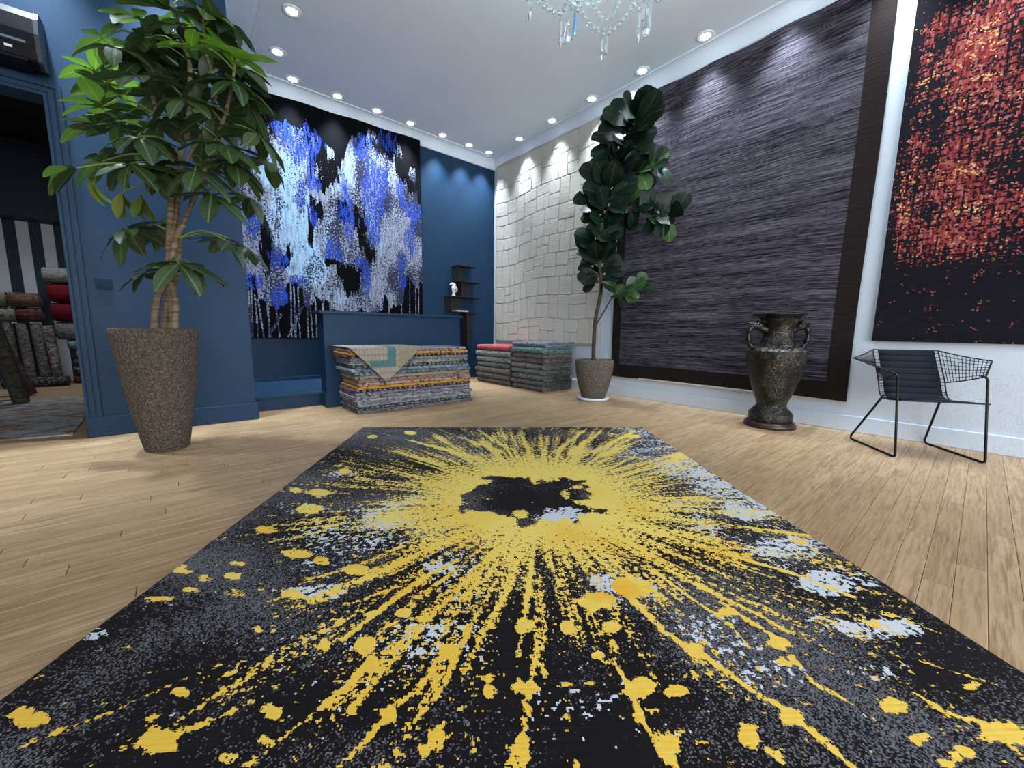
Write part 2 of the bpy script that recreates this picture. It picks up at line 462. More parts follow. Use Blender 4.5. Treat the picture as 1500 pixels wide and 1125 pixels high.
# ---- the splashed yellow rug on the floor
def floor_rug():
    step_ = 0.0080
    nu, nv = int(RUG_W/step_), int(RUG_L/step_)
    U, V = np.meshgrid(np.linspace(0, RUG_W, nu), np.linspace(0, RUG_L, nv), indexing='ij')
    def uv(x, y):
        p = onz(x, y, 0.012)-RUG_O; return float(p@RUG_U), float(p@RUG_V)
    cu, cv_ = uv(792, 733)
    n1, n2, n3, n4 = VN(1), VN(2), VN(3), VN(4)
    wob = 0.06*(n1(U*5, V*5)-0.5)
    du, dv = U-cu, V-cv_
    r = np.hypot(du, dv)+wob; th = np.arctan2(dv, du)
    T = th/(2*math.pi)*256                               # periodic on the 256 table
    st = 0.26*n2(T*0.42, r*1.3)+0.40*n3(T*1.05, r*2.6+9)+0.34*n4(T*2.2, r*6.0)
    lng = sstep(n1(T*0.55, 0.3+r*0.5), 0.62, 0.95)
    ca = dv/(r+1e-6)
    re = r*(1.04+0.15*ca)+0.05*(n2(U*11, V*11)-0.5)
    Y = np.interp(re, [0.0, 0.36, 0.48, 0.62, 0.80, 1.05, 1.4, 1.8, 2.4], [1.15, 1.08, 0.90, 0.74, 0.54, 0.31, 0.12, 0.02, -0.03])
    Y += (st-0.5)*1.6*sstep(re, 0.28, 0.75)*(1-0.5*sstep(re, 1.0, 1.8))
    Y += 0.26*lng*sstep(re, 0.6, 1.0)*(1-0.6*sstep(re, 1.3, 2.0))
    Y += 0.45*(n1(U*6, V*6)-0.5)*sstep(re, 0.45, 0.8)
    Y -= 0.12*sstep(-du, 0.55, 1.0)*sstep(r, 0.7, 1.0)
    # isolated specks further out
    Y += 0.52*sstep(n2(U*30, V*30), 0.78, 0.95)*sstep(r, 0.6, 1.1)*(0.3+sstep(n1(U*3+2, V*3+8), 0.3, 0.7))
    # dark heart
    hu, hv = uv(776, 728); a, b = uv(700, 735), uv(768, 695)
    ru = abs(a[0]-hu)*1.12; rv = abs(b[1]-hv)*0.86
    e = np.hypot((U-hu)/ru, (V-hv)/rv)+0.65*(n1(U*8, V*8)-0.5)+0.5*(n4(U*21, V*21)-0.5)
    Y -= 1.9*(1-sstep(e, 0.66, 1.16))
    wu, wv = uv(830, 752)
    Wt = np.zeros_like(Y); G = np.full_like(Y, 0.36); O = np.zeros_like(Y)
    def blob(field, x, y, rx, ry, amt, wobn=0.5, rel=1.0):
        u0, v0 = uv(x, y); ux, vx = uv(x+rx, y); uy, vy = uv(x, y+ry)
        # local frame from pixel axes
        A = np.array([[ux-u0, uy-u0], [vx-v0, vy-v0]]); Ai = np.linalg.inv(A)
        p, q = U-u0, V-v0
        aa = Ai[0, 0]*p+Ai[0, 1]*q; bb_ = Ai[1, 0]*p+Ai[1, 1]*q
        d = np.hypot(aa, bb_)+wobn*(n3(U*17+x, V*17+y)-0.5)
        field += amt*(1-sstep(d, 0.6, 1.25))
    def streak(field, pts, w0, w1, amt):
        k = len(pts)-1
        for i in range(k):
            a, b = uv(*pts[i]), uv(*pts[i+1])
            d, t = seg_dist(U, V, *a, *b)
            wd = (w0+(w1-w0)*(i+t)/k)*(0.55+0.9*n4(U*22, V*22))
            field += amt*(1-sstep(d/wd, 0.5, 1.3))*(1-np.clip(field, 0, 1)*0.5)
    # blobs read off the photograph (pixel centre, half sizes)
    Lz = [(700,52,25,8),(540,75,30,9),(600,95,20,10),(685,88,30,12),(760,120,14,11),(470,155,52,10),(690,138,36,14),(560,130,32,9),
          (850,140,42,15),(755,245,14,11),(370,295,22,8),(870,22,50,16),(940,45,26,14),(1040,68,42,14),(1070,290,30,24),(800,485,40,26),
          (670,620,36,20),(775,568,22,18),(530,428,26,17),(88,500,62,32),(470,580,75,42),(1435,425,20,18),(1315,305,26,20),(1280,560,28,48),
          (1140,495,24,26),(1185,195,26,16),(290,305,22,6),(1090,340,20,24),(1240,600,22,28),(1030,480,14,18),(950,290,16,18),(520,60,30,8)]
    Rz = [(35,235,30,22),(160,240,18,18),(290,238,26,21),(40,415,42,26),(380,415,46,36),(485,425,34,19),(25,600,32,62),(460,590,40,50),
          (490,545,18,11),(690,555,34,40),(820,500,38,28),(1120,470,46,29),(1445,545,85,32),(1310,610,46,23),(1195,565,32,20),(780,285,32,19),
          (800,340,30,15),(630,195,32,13),(1350,410,32,13),(540,305,26,23),(1270,640,32,16),(370,500,15,26),(250,320,22,14),(640,640,14,8),
          (1060,230,20,8),(780,610,16,20),(560,575,14,8),(225,405,22,8),(165,405,16,6),(250,160,50,26),(350,120,60,26)]
    for x, y, rx, ry in Lz: blob(Y, x/2, 800+y/2, rx/2, ry/2, 1.0, 0.45)
    for x, y, rx, ry in Rz: blob(Y, 750+x/2, 800+y/2, rx/2, ry/2, 1.0, 0.45)
    for x, y, rx, ry in [(390,776,18,6),(470,722,14,5),(455,745,22,6),(432,718,10,4),(505,690,8,4),(1000,668,18,4),(380,830,0,0),
                         (600,634,12,3),(545,640,8,3),(930,640,10,3)]:
        if rx: blob(Y, x, y, rx, ry, 0.9, 0.5)
    z5 = lambda *p: [(x/2, 800+y/2) for x, y in p]
    z6 = lambda *p: [(750+x/2, 800+y/2) for x, y in p]
    for pts, w0, w1 in [
        (z5((60,590),(160,548)), .012, .008), (z5((175,540),(320,490),(490,412),(650,345)), .016, .009), (z5((500,555),(590,525),(740,455)), .022, .008),
        (z5((540,500),(640,430),(720,395)), .008, .007), (z5((90,390),(190,365)), .014, .008),
        (z5((570,215),(760,170),(860,140)), .009, .014), (z5((720,645),(850,545),(960,460),(1030,395),(1090,330)), .014, .02),
        (z5((1000,645),(1080,560),(1140,490),(1240,400),(1290,330)), .016, .012), (z5((1010,270),(1100,200),(1240,90),(1350,40)), .022, .035),
        (z5((1240,615),(1300,520)), .022, .012), (z5((1350,400),(1400,280),(1460,170)), .012, .022), (z5((1290,430),(1360,280),(1400,200)), .01, .012),
        (z5((890,100),(1040,60),(1180,0)), .012, .02), (z5((740,190),(880,150),(1030,170),(1130,130)), .008, .012),
        (z6((300,110),(440,250),(560,320),(700,420),(800,480),(950,610),(1000,650)), .035, .012),
        (z6((400,60),(520,150),(640,230),(700,300)), .03, .012), (z6((540,110),(720,200),(820,258)), .028, .012), (z6((880,400),(960,440),(1120,545)), .016, .011),
        (z6((530,370),(550,400)), .011, .01), (z6((300,340),(345,420),(400,548)), .012, .012), (z6((890,540),(1000,650)), .012, .011),
        (z6((80,270),(40,470),(25,600)), .016, .016), (z6((665,515),(800,645)), .02, .016), (z6((770,455),(900,560)), .012, .012),
        (z6((1245,478),(1380,520),(1500,580)), .009, .03), (z6((420,540),(440,600),(480,645)), .016, .02), (z6((1160,560),(1270,640)), .011, .011),
        (z6((190,160),(240,190)), .02, .012), (z6((620,170),(760,260),(840,350),(900,420)), .014, .010), (z6((1180,430),(1260,480)), .008, .008),
        (z6((1200,340),(1330,380),(1420,405)), .008, .012), (z6((650,30),(820,80),(1000,150)), .03, .02)]:
        streak(Y, pts, min(w0*0.55, .0095), min(w1*0.55, .0095), 0.72)
    # far streaks
    for x0, y0, x1, y1 in [(556,634,690,668),(640,628,735,662),(600,645,700,672),(860,628,815,662),(880,632,835,665),(945,642,880,668),(700,630,745,658),
                           (1000,662,900,690),(550,655,650,682),(930,632,870,662),(520,700,650,712),(1100,735,960,730)]:
        streak(Y, [(x0, y0), (x1, y1)], .014, .03, 0.5)
    # white drifts
    for x, y, rx, ry, a in [(830,755,36,14,.95),(1060,705,40,14,.55),(1100,745,50,18,.6),(1160,800,60,18,.55),(1230,850,60,22,.65),(1300,920,70,18,.85),
                            (1200,910,50,20,.4),(1130,990,70,22,.35),(1290,985,50,12,.4),(470,868,40,12,.8),(135,930,36,12,.6),(445,745,50,8,.4),(420,865,30,8,.4),
                            (505,695,30,6,.55),(570,760,40,12,.5),(600,735,40,12,.35),(700,640,60,6,.35),(960,865,60,18,.35),(905,850,40,16,.4),
                            (620,925,36,16,.18),(660,960,50,20,.15),(380,690,40,6,.3),(480,665,20,6,.35),(860,965,50,20,.12),(1020,1030,40,14,.12),
                            (230,885,30,8,.35),(740,870,40,10,.2),(1010,655,30,6,.35),(990,690,40,10,.35),(640,830,30,10,.35)]:
        blob(Wt, x, y, rx, ry, a, 0.6)
    Wt += 0.46*sstep(n1(U*4+3, V*5+1), 0.35, 0.85)*sstep(r, 0.4, 0.7)*(1-sstep(r, 0.95, 1.45))
    Wt += 0.5*sstep(U, RUG_W-0.55, RUG_W-0.05)*(1-sstep(V, 1.5, 2.2))
    Wt = np.minimum(Wt, 0.80)*(0.55+0.85*n3(U*11, V*24)+0.35*(n4(U*40, V*60)-0.3))
    blob(Y, 712, 757, 24, 10, 1.2, 0.6); blob(Y, 850, 700, 14, 5, 0.5, 0.5); blob(Wt, 800, 762, 30, 9, 0.5, 0.8)
    # grey mottling: broad drifts of speckle
    G += 0.75*(n1(U*2.2+7, V*4.0)-0.45)+0.35*(n2(U*6, V*9)-0.5)
    blob(G, 885, 728, 50, 14, 0.5, 0.4); blob(G, 740, 735, 40, 30, -0.15, 0.4)
    # orange
    O += 0.30*sstep(n1(U*5+1, V*5+5), 0.40, 0.9)+0.40*sstep(dv, 0.1, 1.1)
    blob(O, 905, 862, 50, 14, 0.7, 1.0); blob(O, 860, 800, 60, 20, 0.2, 1.0); blob(O, 600, 870, 60, 20, 0.35); blob(O, 1060, 810, 60, 20, 0.35)
    blob(O, 388, 776, 24, 9, 0.7, 0.2)
    O -= 0.55*sstep(-dv, 0.1, 0.7)  # far yellow paled, part of it viewing sheen put into the colour
    F = np.stack([Y, Wt, G, O], -1)
    t = NT('splash_rug_pile', 0.85, 0.06)
    p = t.obj()
    R_, G_, B_, A_ = t.attr('field')
    sn = t.vmath('SNAP', p, (0.0042, 0.0042, 1.0))
    sf = t.vmath('SNAP', p, (0.0034, 0.0034, 1.0))
    a1 = t.noise(sn, 50, 3, 0.62); a2 = t.noise(sn, 120, 2, 0.5)
    wn = t.white(sf)
    nz = t.math('ADD', t.math('MULTIPLY', t.math('SUBTRACT', a1, 0.5), 2.4), t.math('MULTIPLY', t.math('SUBTRACT', a2, 0.5), 1.3))
    ym = t.step(t.math('ADD', R_, nz), 0.60)
    b1 = t.noise(t.vmath('ADD', sn, (5.1, 3.3, 0)), 48, 3, 0.65)
    wm = t.step(t.math('ADD', G_, t.math('MULTIPLY', t.math('SUBTRACT', b1, 0.5), 3.0)), 0.66)
    gm = t.step(t.math('ADD', B_, t.math('ADD', t.math('MULTIPLY', t.math('SUBTRACT', wn, 0.5), 0.75), t.math('MULTIPLY', t.math('SUBTRACT', b1, 0.5), 1.0))), 0.52)
    rowv = t.noise(t.map(p, (3, 120, 1)), 1.0, 2)
    dark = t.mix(rowv, (0.0045, 0.0035, 0.004), (0.0125, 0.010, 0.011))
    gcol = t.mix(t.white(t.vmath('ADD', sf, (9, 9, 0))), (0.042, 0.040, 0.046), (0.16, 0.155, 0.17))
    c = t.mix(gm, dark, gcol)
    c = t.mix(wm, c, t.mix(rowv, (0.42, 0.46, 0.52), (0.60, 0.64, 0.70)))
    yel = t.mix(t.smooth(t.math('ADD', A_, t.math('MULTIPLY', t.math('SUBTRACT', a1, 0.5), 0.9)), -0.1, 0.7), (0.74, 0.56, 0.13), (0.70, 0.42, 0.042))
    yel = t.mix(t.smooth(t.math('ADD', A_, t.math('MULTIPLY', t.math('SUBTRACT', a1, 0.5), 0.6)), 0.75, 1.2), yel, (0.76, 0.33, 0.012))
    yel = t.mix(t.math('MULTIPLY', rowv, 0.3), yel, t.mix(0.5, yel, (0.9, 0.72, 0.2)))
    c = t.mix(ym, c, yel)
    t.color(c)
    t.b.inputs['Sheen Weight'].default_value = 0.02
    hgt = t.math('ADD', t.math('MULTIPLY', ym, 0.5), t.math('ADD', t.math('MULTIPLY', wn, 0.5), rowv))
    t.bump(hgt, 0.35, 0.004)
    Z0 = 0.0125
    def P(a, b):
        u, v = a*RUG_W, b*RUG_L
        return np.stack([u, v, np.full_like(u, Z0)], -1)
    o = rug_mesh('floor_rug', nu, nv, P, F, (0, 0, -Z0), t.m)
    o.matrix_world = Matrix(((RUG_U[0], RUG_V[0], 0, RUG_O[0]), (RUG_U[1], RUG_V[1], 0, RUG_O[1]), (0, 0, 1, 0.0003), (0, 0, 0, 1)))
    tag(o, 'large black floor rug with a yellow starburst of paint-like splashes', 'rug')
    return o
floor_rug()

# ---- blue and white abstract rug on the back wall (field laid out in the rug's own metres)
def blue_rug():
    Yw = YB-0.035
    x0, x1, z0, z1 = 0.505, 3.055, 0.715, 3.70
    nu, nv = 300, 350
    X, Z = np.meshgrid(np.linspace(x0, x1, nu), np.linspace(z0, z1, nv), indexing='ij')
    n1, n2, n3, n4 = VN(11), VN(12), VN(13), VN(14)
    p4 = lambda x, y: ony(330+x/5, 120+y/5, Yw)
    p5 = lambda x, y: ony(350+x/5.357, 300+y/5.357, Yw)
    Lt = np.ones_like(X); Bl = np.zeros_like(X); Cy = np.zeros_like(X)
    top = [(-80, 330), (60, 330), (150, 250), (280, 150), (420, 180), (560, 250), (610, 370), (680, 400), (740, 430), (790, 500), (840, 650), (880, 540), (910, 420), (960, 410),
           (1080, 350), (1200, 420), (1280, 470), (1330, 620), (1390, 650), (1412, 900)]
    tp = np.array([p4(*q) for q in top]); o_ = np.argsort(tp[:, 0])
    wob = 0.05*(n1(X*14, Z*3)-0.5)+0.05*(n2(X*40, Z*5)-0.5)
    ztop = np.interp(X, tp[o_, 0], tp[o_, 2])
    Lt *= 1-sstep(Z+wob*1.6, ztop-0.06, ztop+0.05)
    bot = [(-20, 590), (60, 600), (130, 560), (150, 740), (250, 790), (350, 800), (370, 640), (400, 600), (500, 650), (510, 800), (590, 790), (600, 740), (720, 760), (730, 840),
           (1130, 840), (1140, 690), (1190, 800), (1290, 790), (1305, 560), (1350, 610), (1390, 665), (1430, 610)]
    bp = np.array([p5(*q) for q in bot]); o_ = np.argsort(bp[:, 0])
    zb = np.interp(X, bp[o_, 0], bp[o_, 2])
    Lt *= sstep(Z+wob, zb-0.03, zb+0.05)
    def blob(field, P, rx, rz, amt, mode='add'):
        d = np.hypot((X-P[0])/rx, (Z-P[2])/rz)+0.8*(n3(X*12+P[0]*9, Z*4)-0.5)+0.8*(n4(X*38, Z*6)-0.5)
        m = amt*(1-sstep(d, 0.4, 1.5))
        if mode == 'add': field += m
        else: field *= 1-m
    k4, k5 = 6.1/575/5*1.25, 6.1/575/5.357*1.25
    for x, y, a, b in [(530,450,40,90),(640,440,45,80),(1130,700,45,110),(1040,800,28,150),(230,540,45,32),(1370,940,55,50),(620,700,18,110),(560,830,20,80),(1000,470,45,75),
                       (1190,460,45,60),(80,290,70,60),(200,890,34,34),(880,850,34,100),(1120,840,34,120),(1270,790,30,60),(420,340,50,40),(660,740,30,30),(460,400,40,60)]:
        blob(Bl, p4(x, y), a*k4, b*k4*0.9, 1.0)
    for x, y, a, b in [(110,130,28,80),(870,120,55,120),(1050,120,45,150),(1360,60,55,60),(1350,260,34,110),(750,380,45,50),(300,420,60,60),(90,580,50,50),(310,730,50,70),
                       (1290,620,34,55),(460,590,44,34),(570,70,24,60),(1270,430,34,60),(720,330,30,60),(1000,600,30,90),(940,450,30,40)]:
        blob(Bl, p5(x, y), a*k5, b*k5*0.9, 0.95)
    for x, y, a, b in [(480,800,130,260),(400,640,90,90),(730,490,22,60),(780,540,22,80),(910,560,34,70),(910,680,34,60),(1090,880,60,120),(860,760,60,80)]:
        blob(Cy, p4(x, y), a*k4, b*k4*0.9, 1.0)
    for x, y, a, b in [(440,250,95,260),(600,520,100,100),(800,720,70,60),(1100,260,45,150),(520,420,120,120),(680,260,40,100)]:
        blob(Cy, p5(x, y), a*k5, b*k5*0.9, 0.9)
    for x, y, a, b in [(210,340,26,130),(350,440,28,36),(400,390,16,50),(820,80,28,55),(945,160,34,150),(1040,400,24,80),(900,590,66,110),(740,450,40,26),(820,530,40,40),
                       (640,60,20,60),(560,180,14,110)]:
        blob(Lt, p5(x, y), a*k5, b*k5*0.9, 0.95, 'mul')
    for x, y, a, b in [(690,570,40,120),(780,660,50,80),(1180,500,55,60),(1290,640,50,70),(1370,780,30,70),(640,900,16,80),(860,940,30,60),(720,700,16,120)]:
        blob(Lt, p4(x, y), a*k4, b*k4*0.9, 0.8, 'mul')
    # dim grey patches near the top
    Dim = np.zeros_like(X)
    for x, y, a, b in [(330,190,90,90),(480,220,80,90),(1080,420,120,110),(570,310,60,90),(1290,560,50,110),(150,300,110,70)]:
        blob(Dim, p4(x, y), a*k4, b*k4, 0.8)
    # thin light drips in the dark foot
    rs = random.Random(4)
    drips = [(70,600,95),(95,620,110),(125,700,150),(150,740,195),(215,750,250),(230,700,235),(290,800,320),(405,600,415),(430,640,445),(465,640,480),(535,780,545),(560,800,580),(600,740,612),
             (660,760,660),(715,760,720),(1180,680,1180),(1340,560,1340),(1385,640,1390),(1410,640,1410),(1275,780,1278)]
    for xa, ya, xb in drips:
        A, B = p5(xa, ya), p5(xb, 1040)
        d, t_ = seg_dist(X, Z, A[0], A[2], B[0], B[2])
        wd = 0.0075+0.004*n2(X*3, Z*30)
        Lt = np.maximum(Lt, 0.85*(1-sstep(d/wd, 0.6, 1.4)))
    for a, b in [((270,980),(330,860)),((250,1000),(300,930)),((390,1030),(470,860)),((400,1010),(500,800)),((440,1030),(450,860))]:
        A, B = p5(*a), p5(*b)
        d, t_ = seg_dist(X, Z, A[0], A[2], B[0], B[2]); Lt = np.maximum(Lt, 0.7*(1-sstep(d/0.016, 0.5, 1.5)))
    Lt *= (1-0.55*Dim)
    F = np.stack([Lt, np.clip(Bl, 0, 1.3), np.clip(Cy, 0, 1.3), np.clip(Dim, 0, 1)], -1)
    t = NT('blue_abstract_pile', 0.85, 0.08)
    p = t.pos(); R_, G_, B_, A_ = t.attr('field')
    sn = t.vmath('SNAP', p, (0.0075, 1.0, 0.0075))
    st = t.noise(t.map(sn, (52, 1, 6)), 1.0, 3, 0.6)
    sp = t.noise(sn, 60, 3, 0.65); sp2 = t.noise(t.vmath('ADD', sn, (7, 0, 3)), 38, 4, 0.7); big = t.noise(t.map(p, (3.5, 1, 1.6)), 1.0, 3)
    lm = t.step(t.math('ADD', R_, t.math('ADD', t.math('MULTIPLY', t.math('SUBTRACT', sp, 0.5), 1.5), t.math('MULTIPLY', t.math('SUBTRACT', st, 0.5), 1.3))), 0.50)
    speck = t.step(t.math('ADD', sp2, t.math('ADD', t.math('MULTIPLY', t.math('SUBTRACT', big, 0.5), 0.7), t.math('MULTIPLY', B_, -0.06))), 0.50)
    pass
    light = t.mix(t.smooth(t.math('ADD', st, t.math('MULTIPLY', t.math('SUBTRACT', sp, 0.5), 0.8)), 0.35, 0.65), (0.16, 0.175, 0.25), (0.33, 0.37, 0.47))
    light = t.mix(t.smooth(t.math('ADD', B_, t.math('ADD', t.math('MULTIPLY', t.math('SUBTRACT', st, 0.5), 2.6), t.math('MULTIPLY', t.math('SUBTRACT', sp, 0.5), 1.6))), 0.62, 1.6), light, (0.34, 0.54, 0.76))
    light = t.mix(t.smooth(sp, 0.62, 0.74), light, (0.48, 0.54, 0.62))
    light = t.mix(t.math('MULTIPLY', A_, 0.7), light, (0.16, 0.17, 0.20))
    c = t.mix(lm, (0.0014, 0.0016, 0.003), t.mix(speck, light, (0.03, 0.035, 0.07)))
    bm = t.step(t.math('ADD', t.math('MINIMUM', G_, 0.66), t.math('ADD', t.math('MULTIPLY', t.math('SUBTRACT', sp, 0.5), 1.9), t.math('MULTIPLY', t.math('SUBTRACT', st, 0.5), 2.6))), 0.60)
    bcol = t.mix(st, (0.010, 0.022, 0.19), (0.032, 0.095, 0.55))
    c = t.mix(t.math('MULTIPLY', bm, t.math('MAXIMUM', lm, t.step(G_, 0.6))), c, bcol)
    t.color(c); t.bump(t.math('ADD', lm, sp), 0.25, 0.004)
    def P(a, b):
        x = x0+(x1-x0)*a; zt = 3.665+0.07*a+0.006*np.sin(a*22)
        z = z0+(zt-z0)*b
        y = Yw-0.004*np.sin(a*9+b*2)-0.01*np.exp(-((b-1)/0.05)**2)
        return np.stack([x, y, z], -1)
    o = rug_mesh('wall_rug', nu, nv, P, F, (0, 0.018, 0), t.m)
    tag(o, 'tall black rug with blue and white paint-like drips hanging on the blue wall', 'rug')
blue_rug()

# ---- dark striped rug with brown border on the right wall
def dark_rug():
    Xw = XR-0.032; y0, y1, z0, z1 = 0.727, 3.238, 0.262, 3.668
    nu, nv = 90, 110
    A, B = np.meshgrid(np.linspace(0, 1, nu), np.linspace(0, 1, nv), indexing='ij')
    F = np.zeros((nu, nv, 4)); F[..., 0] = (1-A)*(y1-y0); F[..., 1] = B*(z1-z0)
    t = NT('dark_striped_flatweave', 0.9, 0.08)
    p = t.pos(); R_, G_, B_, A_ = t.attr('field')     # R: metres from the left end, G: metres from the bottom hem
    wav = t.math('MULTIPLY', t.math('SUBTRACT', t.noise(t.map(p, (1, 1.3, 2)), 1.0, 2), 0.5), 0.05)
    pw = t.node('ShaderNodeCombineXYZ', {0: 0.0, 1: t.node('ShaderNodeSeparateXYZ', {0: p}).outputs[1], 2: t.math('ADD', t.node('ShaderNodeSeparateXYZ', {0: p}).outputs[2], wav)}).outputs[0]
    s1 = t.noise(t.map(pw, (1, 1.6, 95)), 1.0, 4, 0.7); s2 = t.noise(t.map(pw, (1, 9.0, 170)), 1.0, 3, 0.6); s3 = t.noise(t.map(pw, (1, 0.4, 9)), 1.0, 3)
    k = t.math('ADD', t.math('ADD', t.math('MULTIPLY', s1, 0.55), t.math('MULTIPLY', s2, 0.45)), t.math('MULTIPLY', t.math('SUBTRACT', s3, 0.5), 0.22))
    c = t.ramp(k, [(0.395, (0.004, 0.0035, 0.005)), (0.455, (0.019, 0.017, 0.023)), (0.52, (0.052, 0.047, 0.060)), (0.61, (0.112, 0.102, 0.126))])
    br = t.mix(s1, (0.007, 0.005, 0.0045), (0.021, 0.0148, 0.014))
    jag = t.math('MULTIPLY', t.math('SUBTRACT', s2, 0.5), 0.03)
    e1 = t.step(t.math('ADD', R_, jag), y1-y0-0.155); e2 = t.math('LESS_THAN', t.math('ADD', R_, jag), 0.125); e3 = t.math('LESS_THAN', G_, 0.165)
    m = t.math('MAXIMUM', t.math('MAXIMUM', e1, e2), e3)
    t.color(t.mix(m, c, br)); t.bump(k, 0.6, 0.008)
    def P(a, b):
        # a: 0 at the near end (low y) -> 1 at far end
        zt = z1-0.02*np.sin(a*3.1416)*0.4+0.008*np.sin(a*26)-0.012*np.exp(-((a-1)/0.03)**2)
        zb_ = z0+0.006*np.sin(a*12)
        yy = y0+(y1-y0)*a+0.006*np.sin(b*7)
        x = Xw-0.006*np.sin(a*7+1)-0.012*np.exp(-((b-1)/0.04)**2)
        return np.stack([x, yy, zb_+(zt-zb_)*b], -1)
    o = rug_mesh('wall_rug', nu, nv, P, F, (0.02, 0, 0), t.m)
    tag(o, 'huge dark grey horizontally streaked rug with a brown border, hanging behind the vase', 'rug')
    hem = MB(); y = y0+0.01
    hem.box(Xw-0.003, Xw+0.012, y0+0.01, y1-0.01, z0-0.010, z0+0.007)
    h = hem.build('hem_binding', plain('pale_binding', (0.50, 0.46, 0.40), 0.8), o); h['label'] = 'pale binding along the bottom edge'
dark_rug()

# ---- red and black rug on the right wall
def red_rug():
    Xw = XR-0.034; y0, y1, z0, z1 = -1.75, 0.61, 0.805, 3.62
    nu, nv = 190, 230
    A, B = np.meshgrid(np.linspace(0, 1, nu), np.linspace(0, 1, nv), indexing='ij')
    Yy = y0+(y1-y0)*A; Zz = z0+(z1-z0)*B
    n1, n2, n3 = VN(31), VN(32), VN(33)
    q = lambda x, y: onx(1240+x*260/562, y*520/1125, Xw)
    R = 0.68+0.30*(n1(Yy*3.5, Zz*5)-0.5)+0.35*(n2(Yy*11, Zz*22)-0.5)
    zlow = q(300, 860)[2]
    R *= sstep(Zz+0.25*(n1(Yy*5, Zz*2)-0.5), zlow-0.05, zlow+0.30)
    R *= 1-sstep(Zz+0.12*(n2(Yy*6, Zz*2)-0.5), q(250, 60)[2]-0.06, q(250, 25)[2]+0.02)
    R -= 0.55*sstep(Yy, y1-0.10, y1-0.02)*(0.4+n3(Yy*2, Zz*6))
    Or = np.zeros_like(R)
    def blob(f, x, y, rx, ry, amt):
        P0 = q(x, y); P1 = q(x+rx, y); P2 = q(x, y+ry)
        d = np.hypot((Yy-P0[1])/abs(P1[1]-P0[1]), (Zz-P0[2])/abs(P2[2]-P0[2]))+0.9*(n3(Yy*16, Zz*16)-0.5); f += (0.62 if amt < 0 else 0.55)*amt*(1-sstep(d, 0.5, 1.3))
    for x, y, a, b, m in [(265,370,45,70,-.5),(285,450,25,90,-.6),(290,200,40,80,-.3),(390,495,60,20,-.4),(400,410,70,16,-.3),(540,520,40,120,-.4),(330,120,60,40,-.25),(230,650,50,60,-.35),
                          (280,265,40,20,-.4),(400,120,70,90,.35),(450,90,70,80,.3),(360,600,60,90,.2),(350,780,50,60,.3),(430,230,80,60,.25),(180,700,25,50,.25),(480,670,80,60,.1),
                          (520,360,60,60,-.2),(330,500,40,60,.15),(220,800,50,40,-.2)]:
        blob(R, x, y, a, b, m)
    for x, y, a, b, m in [(450,240,60,14,.7),(380,340,70,20,.4),(240,280,40,30,.5),(360,555,60,16,.5),(390,660,60,12,.6),(180,680,20,50,.5),(215,380,20,30,.4),(450,110,60,50,.3),(540,560,40,40,.4),(200,560,40,50,.35)]:
        blob(Or, x, y, a, b, m)
    F = np.stack([R, Or, np.zeros_like(R), np.zeros_like(R)], -1)
    t = NT('red_black_pile', 0.9, 0.08)
    p = t.pos(); R_, G_, B_, A_ = t.attr('field')
    sn = t.vmath('SNAP', p, (1.0, 0.010, 0.009)); sm = t.vmath('SNAP', p, (1.0, 0.012, 0.030))
    a1 = t.noise(t.map(sn, (1, 34, 55)), 1.0, 3, 0.6); a2 = t.noise(t.map(sn, (1, 60, 26)), 1.0, 2, 0.6); w1 = t.white(sn); w2 = t.white(sm)
    z_ = t.node('ShaderNodeSeparateXYZ', {0: p}).outputs[2]; y_ = t.node('ShaderNodeSeparateXYZ', {0: p}).outputs[1]
    grid = t.math('MAXIMUM', t.math('LESS_THAN', t.math('FRACT', t.math('DIVIDE', y_, 0.052)), 0.25), t.math('LESS_THAN', t.math('FRACT', t.math('DIVIDE', t.math('ADD', z_, 10.0), 0.046)), 0.27))
    nz = t.math('ADD', t.math('MULTIPLY', t.math('SUBTRACT', a1, 0.5), 2.0), t.math('ADD', t.math('MULTIPLY', t.math('SUBTRACT', a2, 0.5), 1.6), t.math('MULTIPLY', grid, -0.26)))
    rm = t.step(t.math('ADD', R_, nz), 0.53)
    red = t.ramp(w2, [(0.0, (0.10, 0.012, 0.015)), (0.4, (0.21, 0.028, 0.028)), (0.75, (0.27, 0.060, 0.055)), (1.0, (0.32, 0.12, 0.10))])
    om = t.step(t.math('ADD', G_, t.math('MULTIPLY', t.math('SUBTRACT', w1, 0.5), 1.0)), 0.47)
    red = t.mix(om, red, t.mix(w2, (0.52, 0.22, 0.05), (0.62, 0.40, 0.20)))
    dk = t.mix(t.noise(t.map(p, (1, 12, 90)), 1.0, 3), (0.003, 0.003, 0.005), (0.013, 0.0115, 0.017))
    few = t.math('MULTIPLY', t.step(t.math('MULTIPLY', w1, t.noise(p, 12, 3)), 0.575), 1.0)
    dk = t.mix(few, dk, (0.22, 0.06, 0.045))
    t.color(t.mix(rm, dk, red)); t.bump(t.math('ADD', rm, w1), 0.5, 0.006)
    def P(a, b):
        y = y0+(y1-y0)*a; x = Xw-0.006*np.sin(a*8+b)-0.01*np.exp(-((b)/0.06)**2)
        return np.stack([x, y, z0+(z1-z0)*b-0.01*(1-a)], -1)
    o = rug_mesh('wall_rug', nu, nv, P, F, (0.02, 0, 0), t.m)
    tag(o, 'red and black distressed grid-woven rug hanging on the white wall above the wire chair', 'rug')
red_rug()

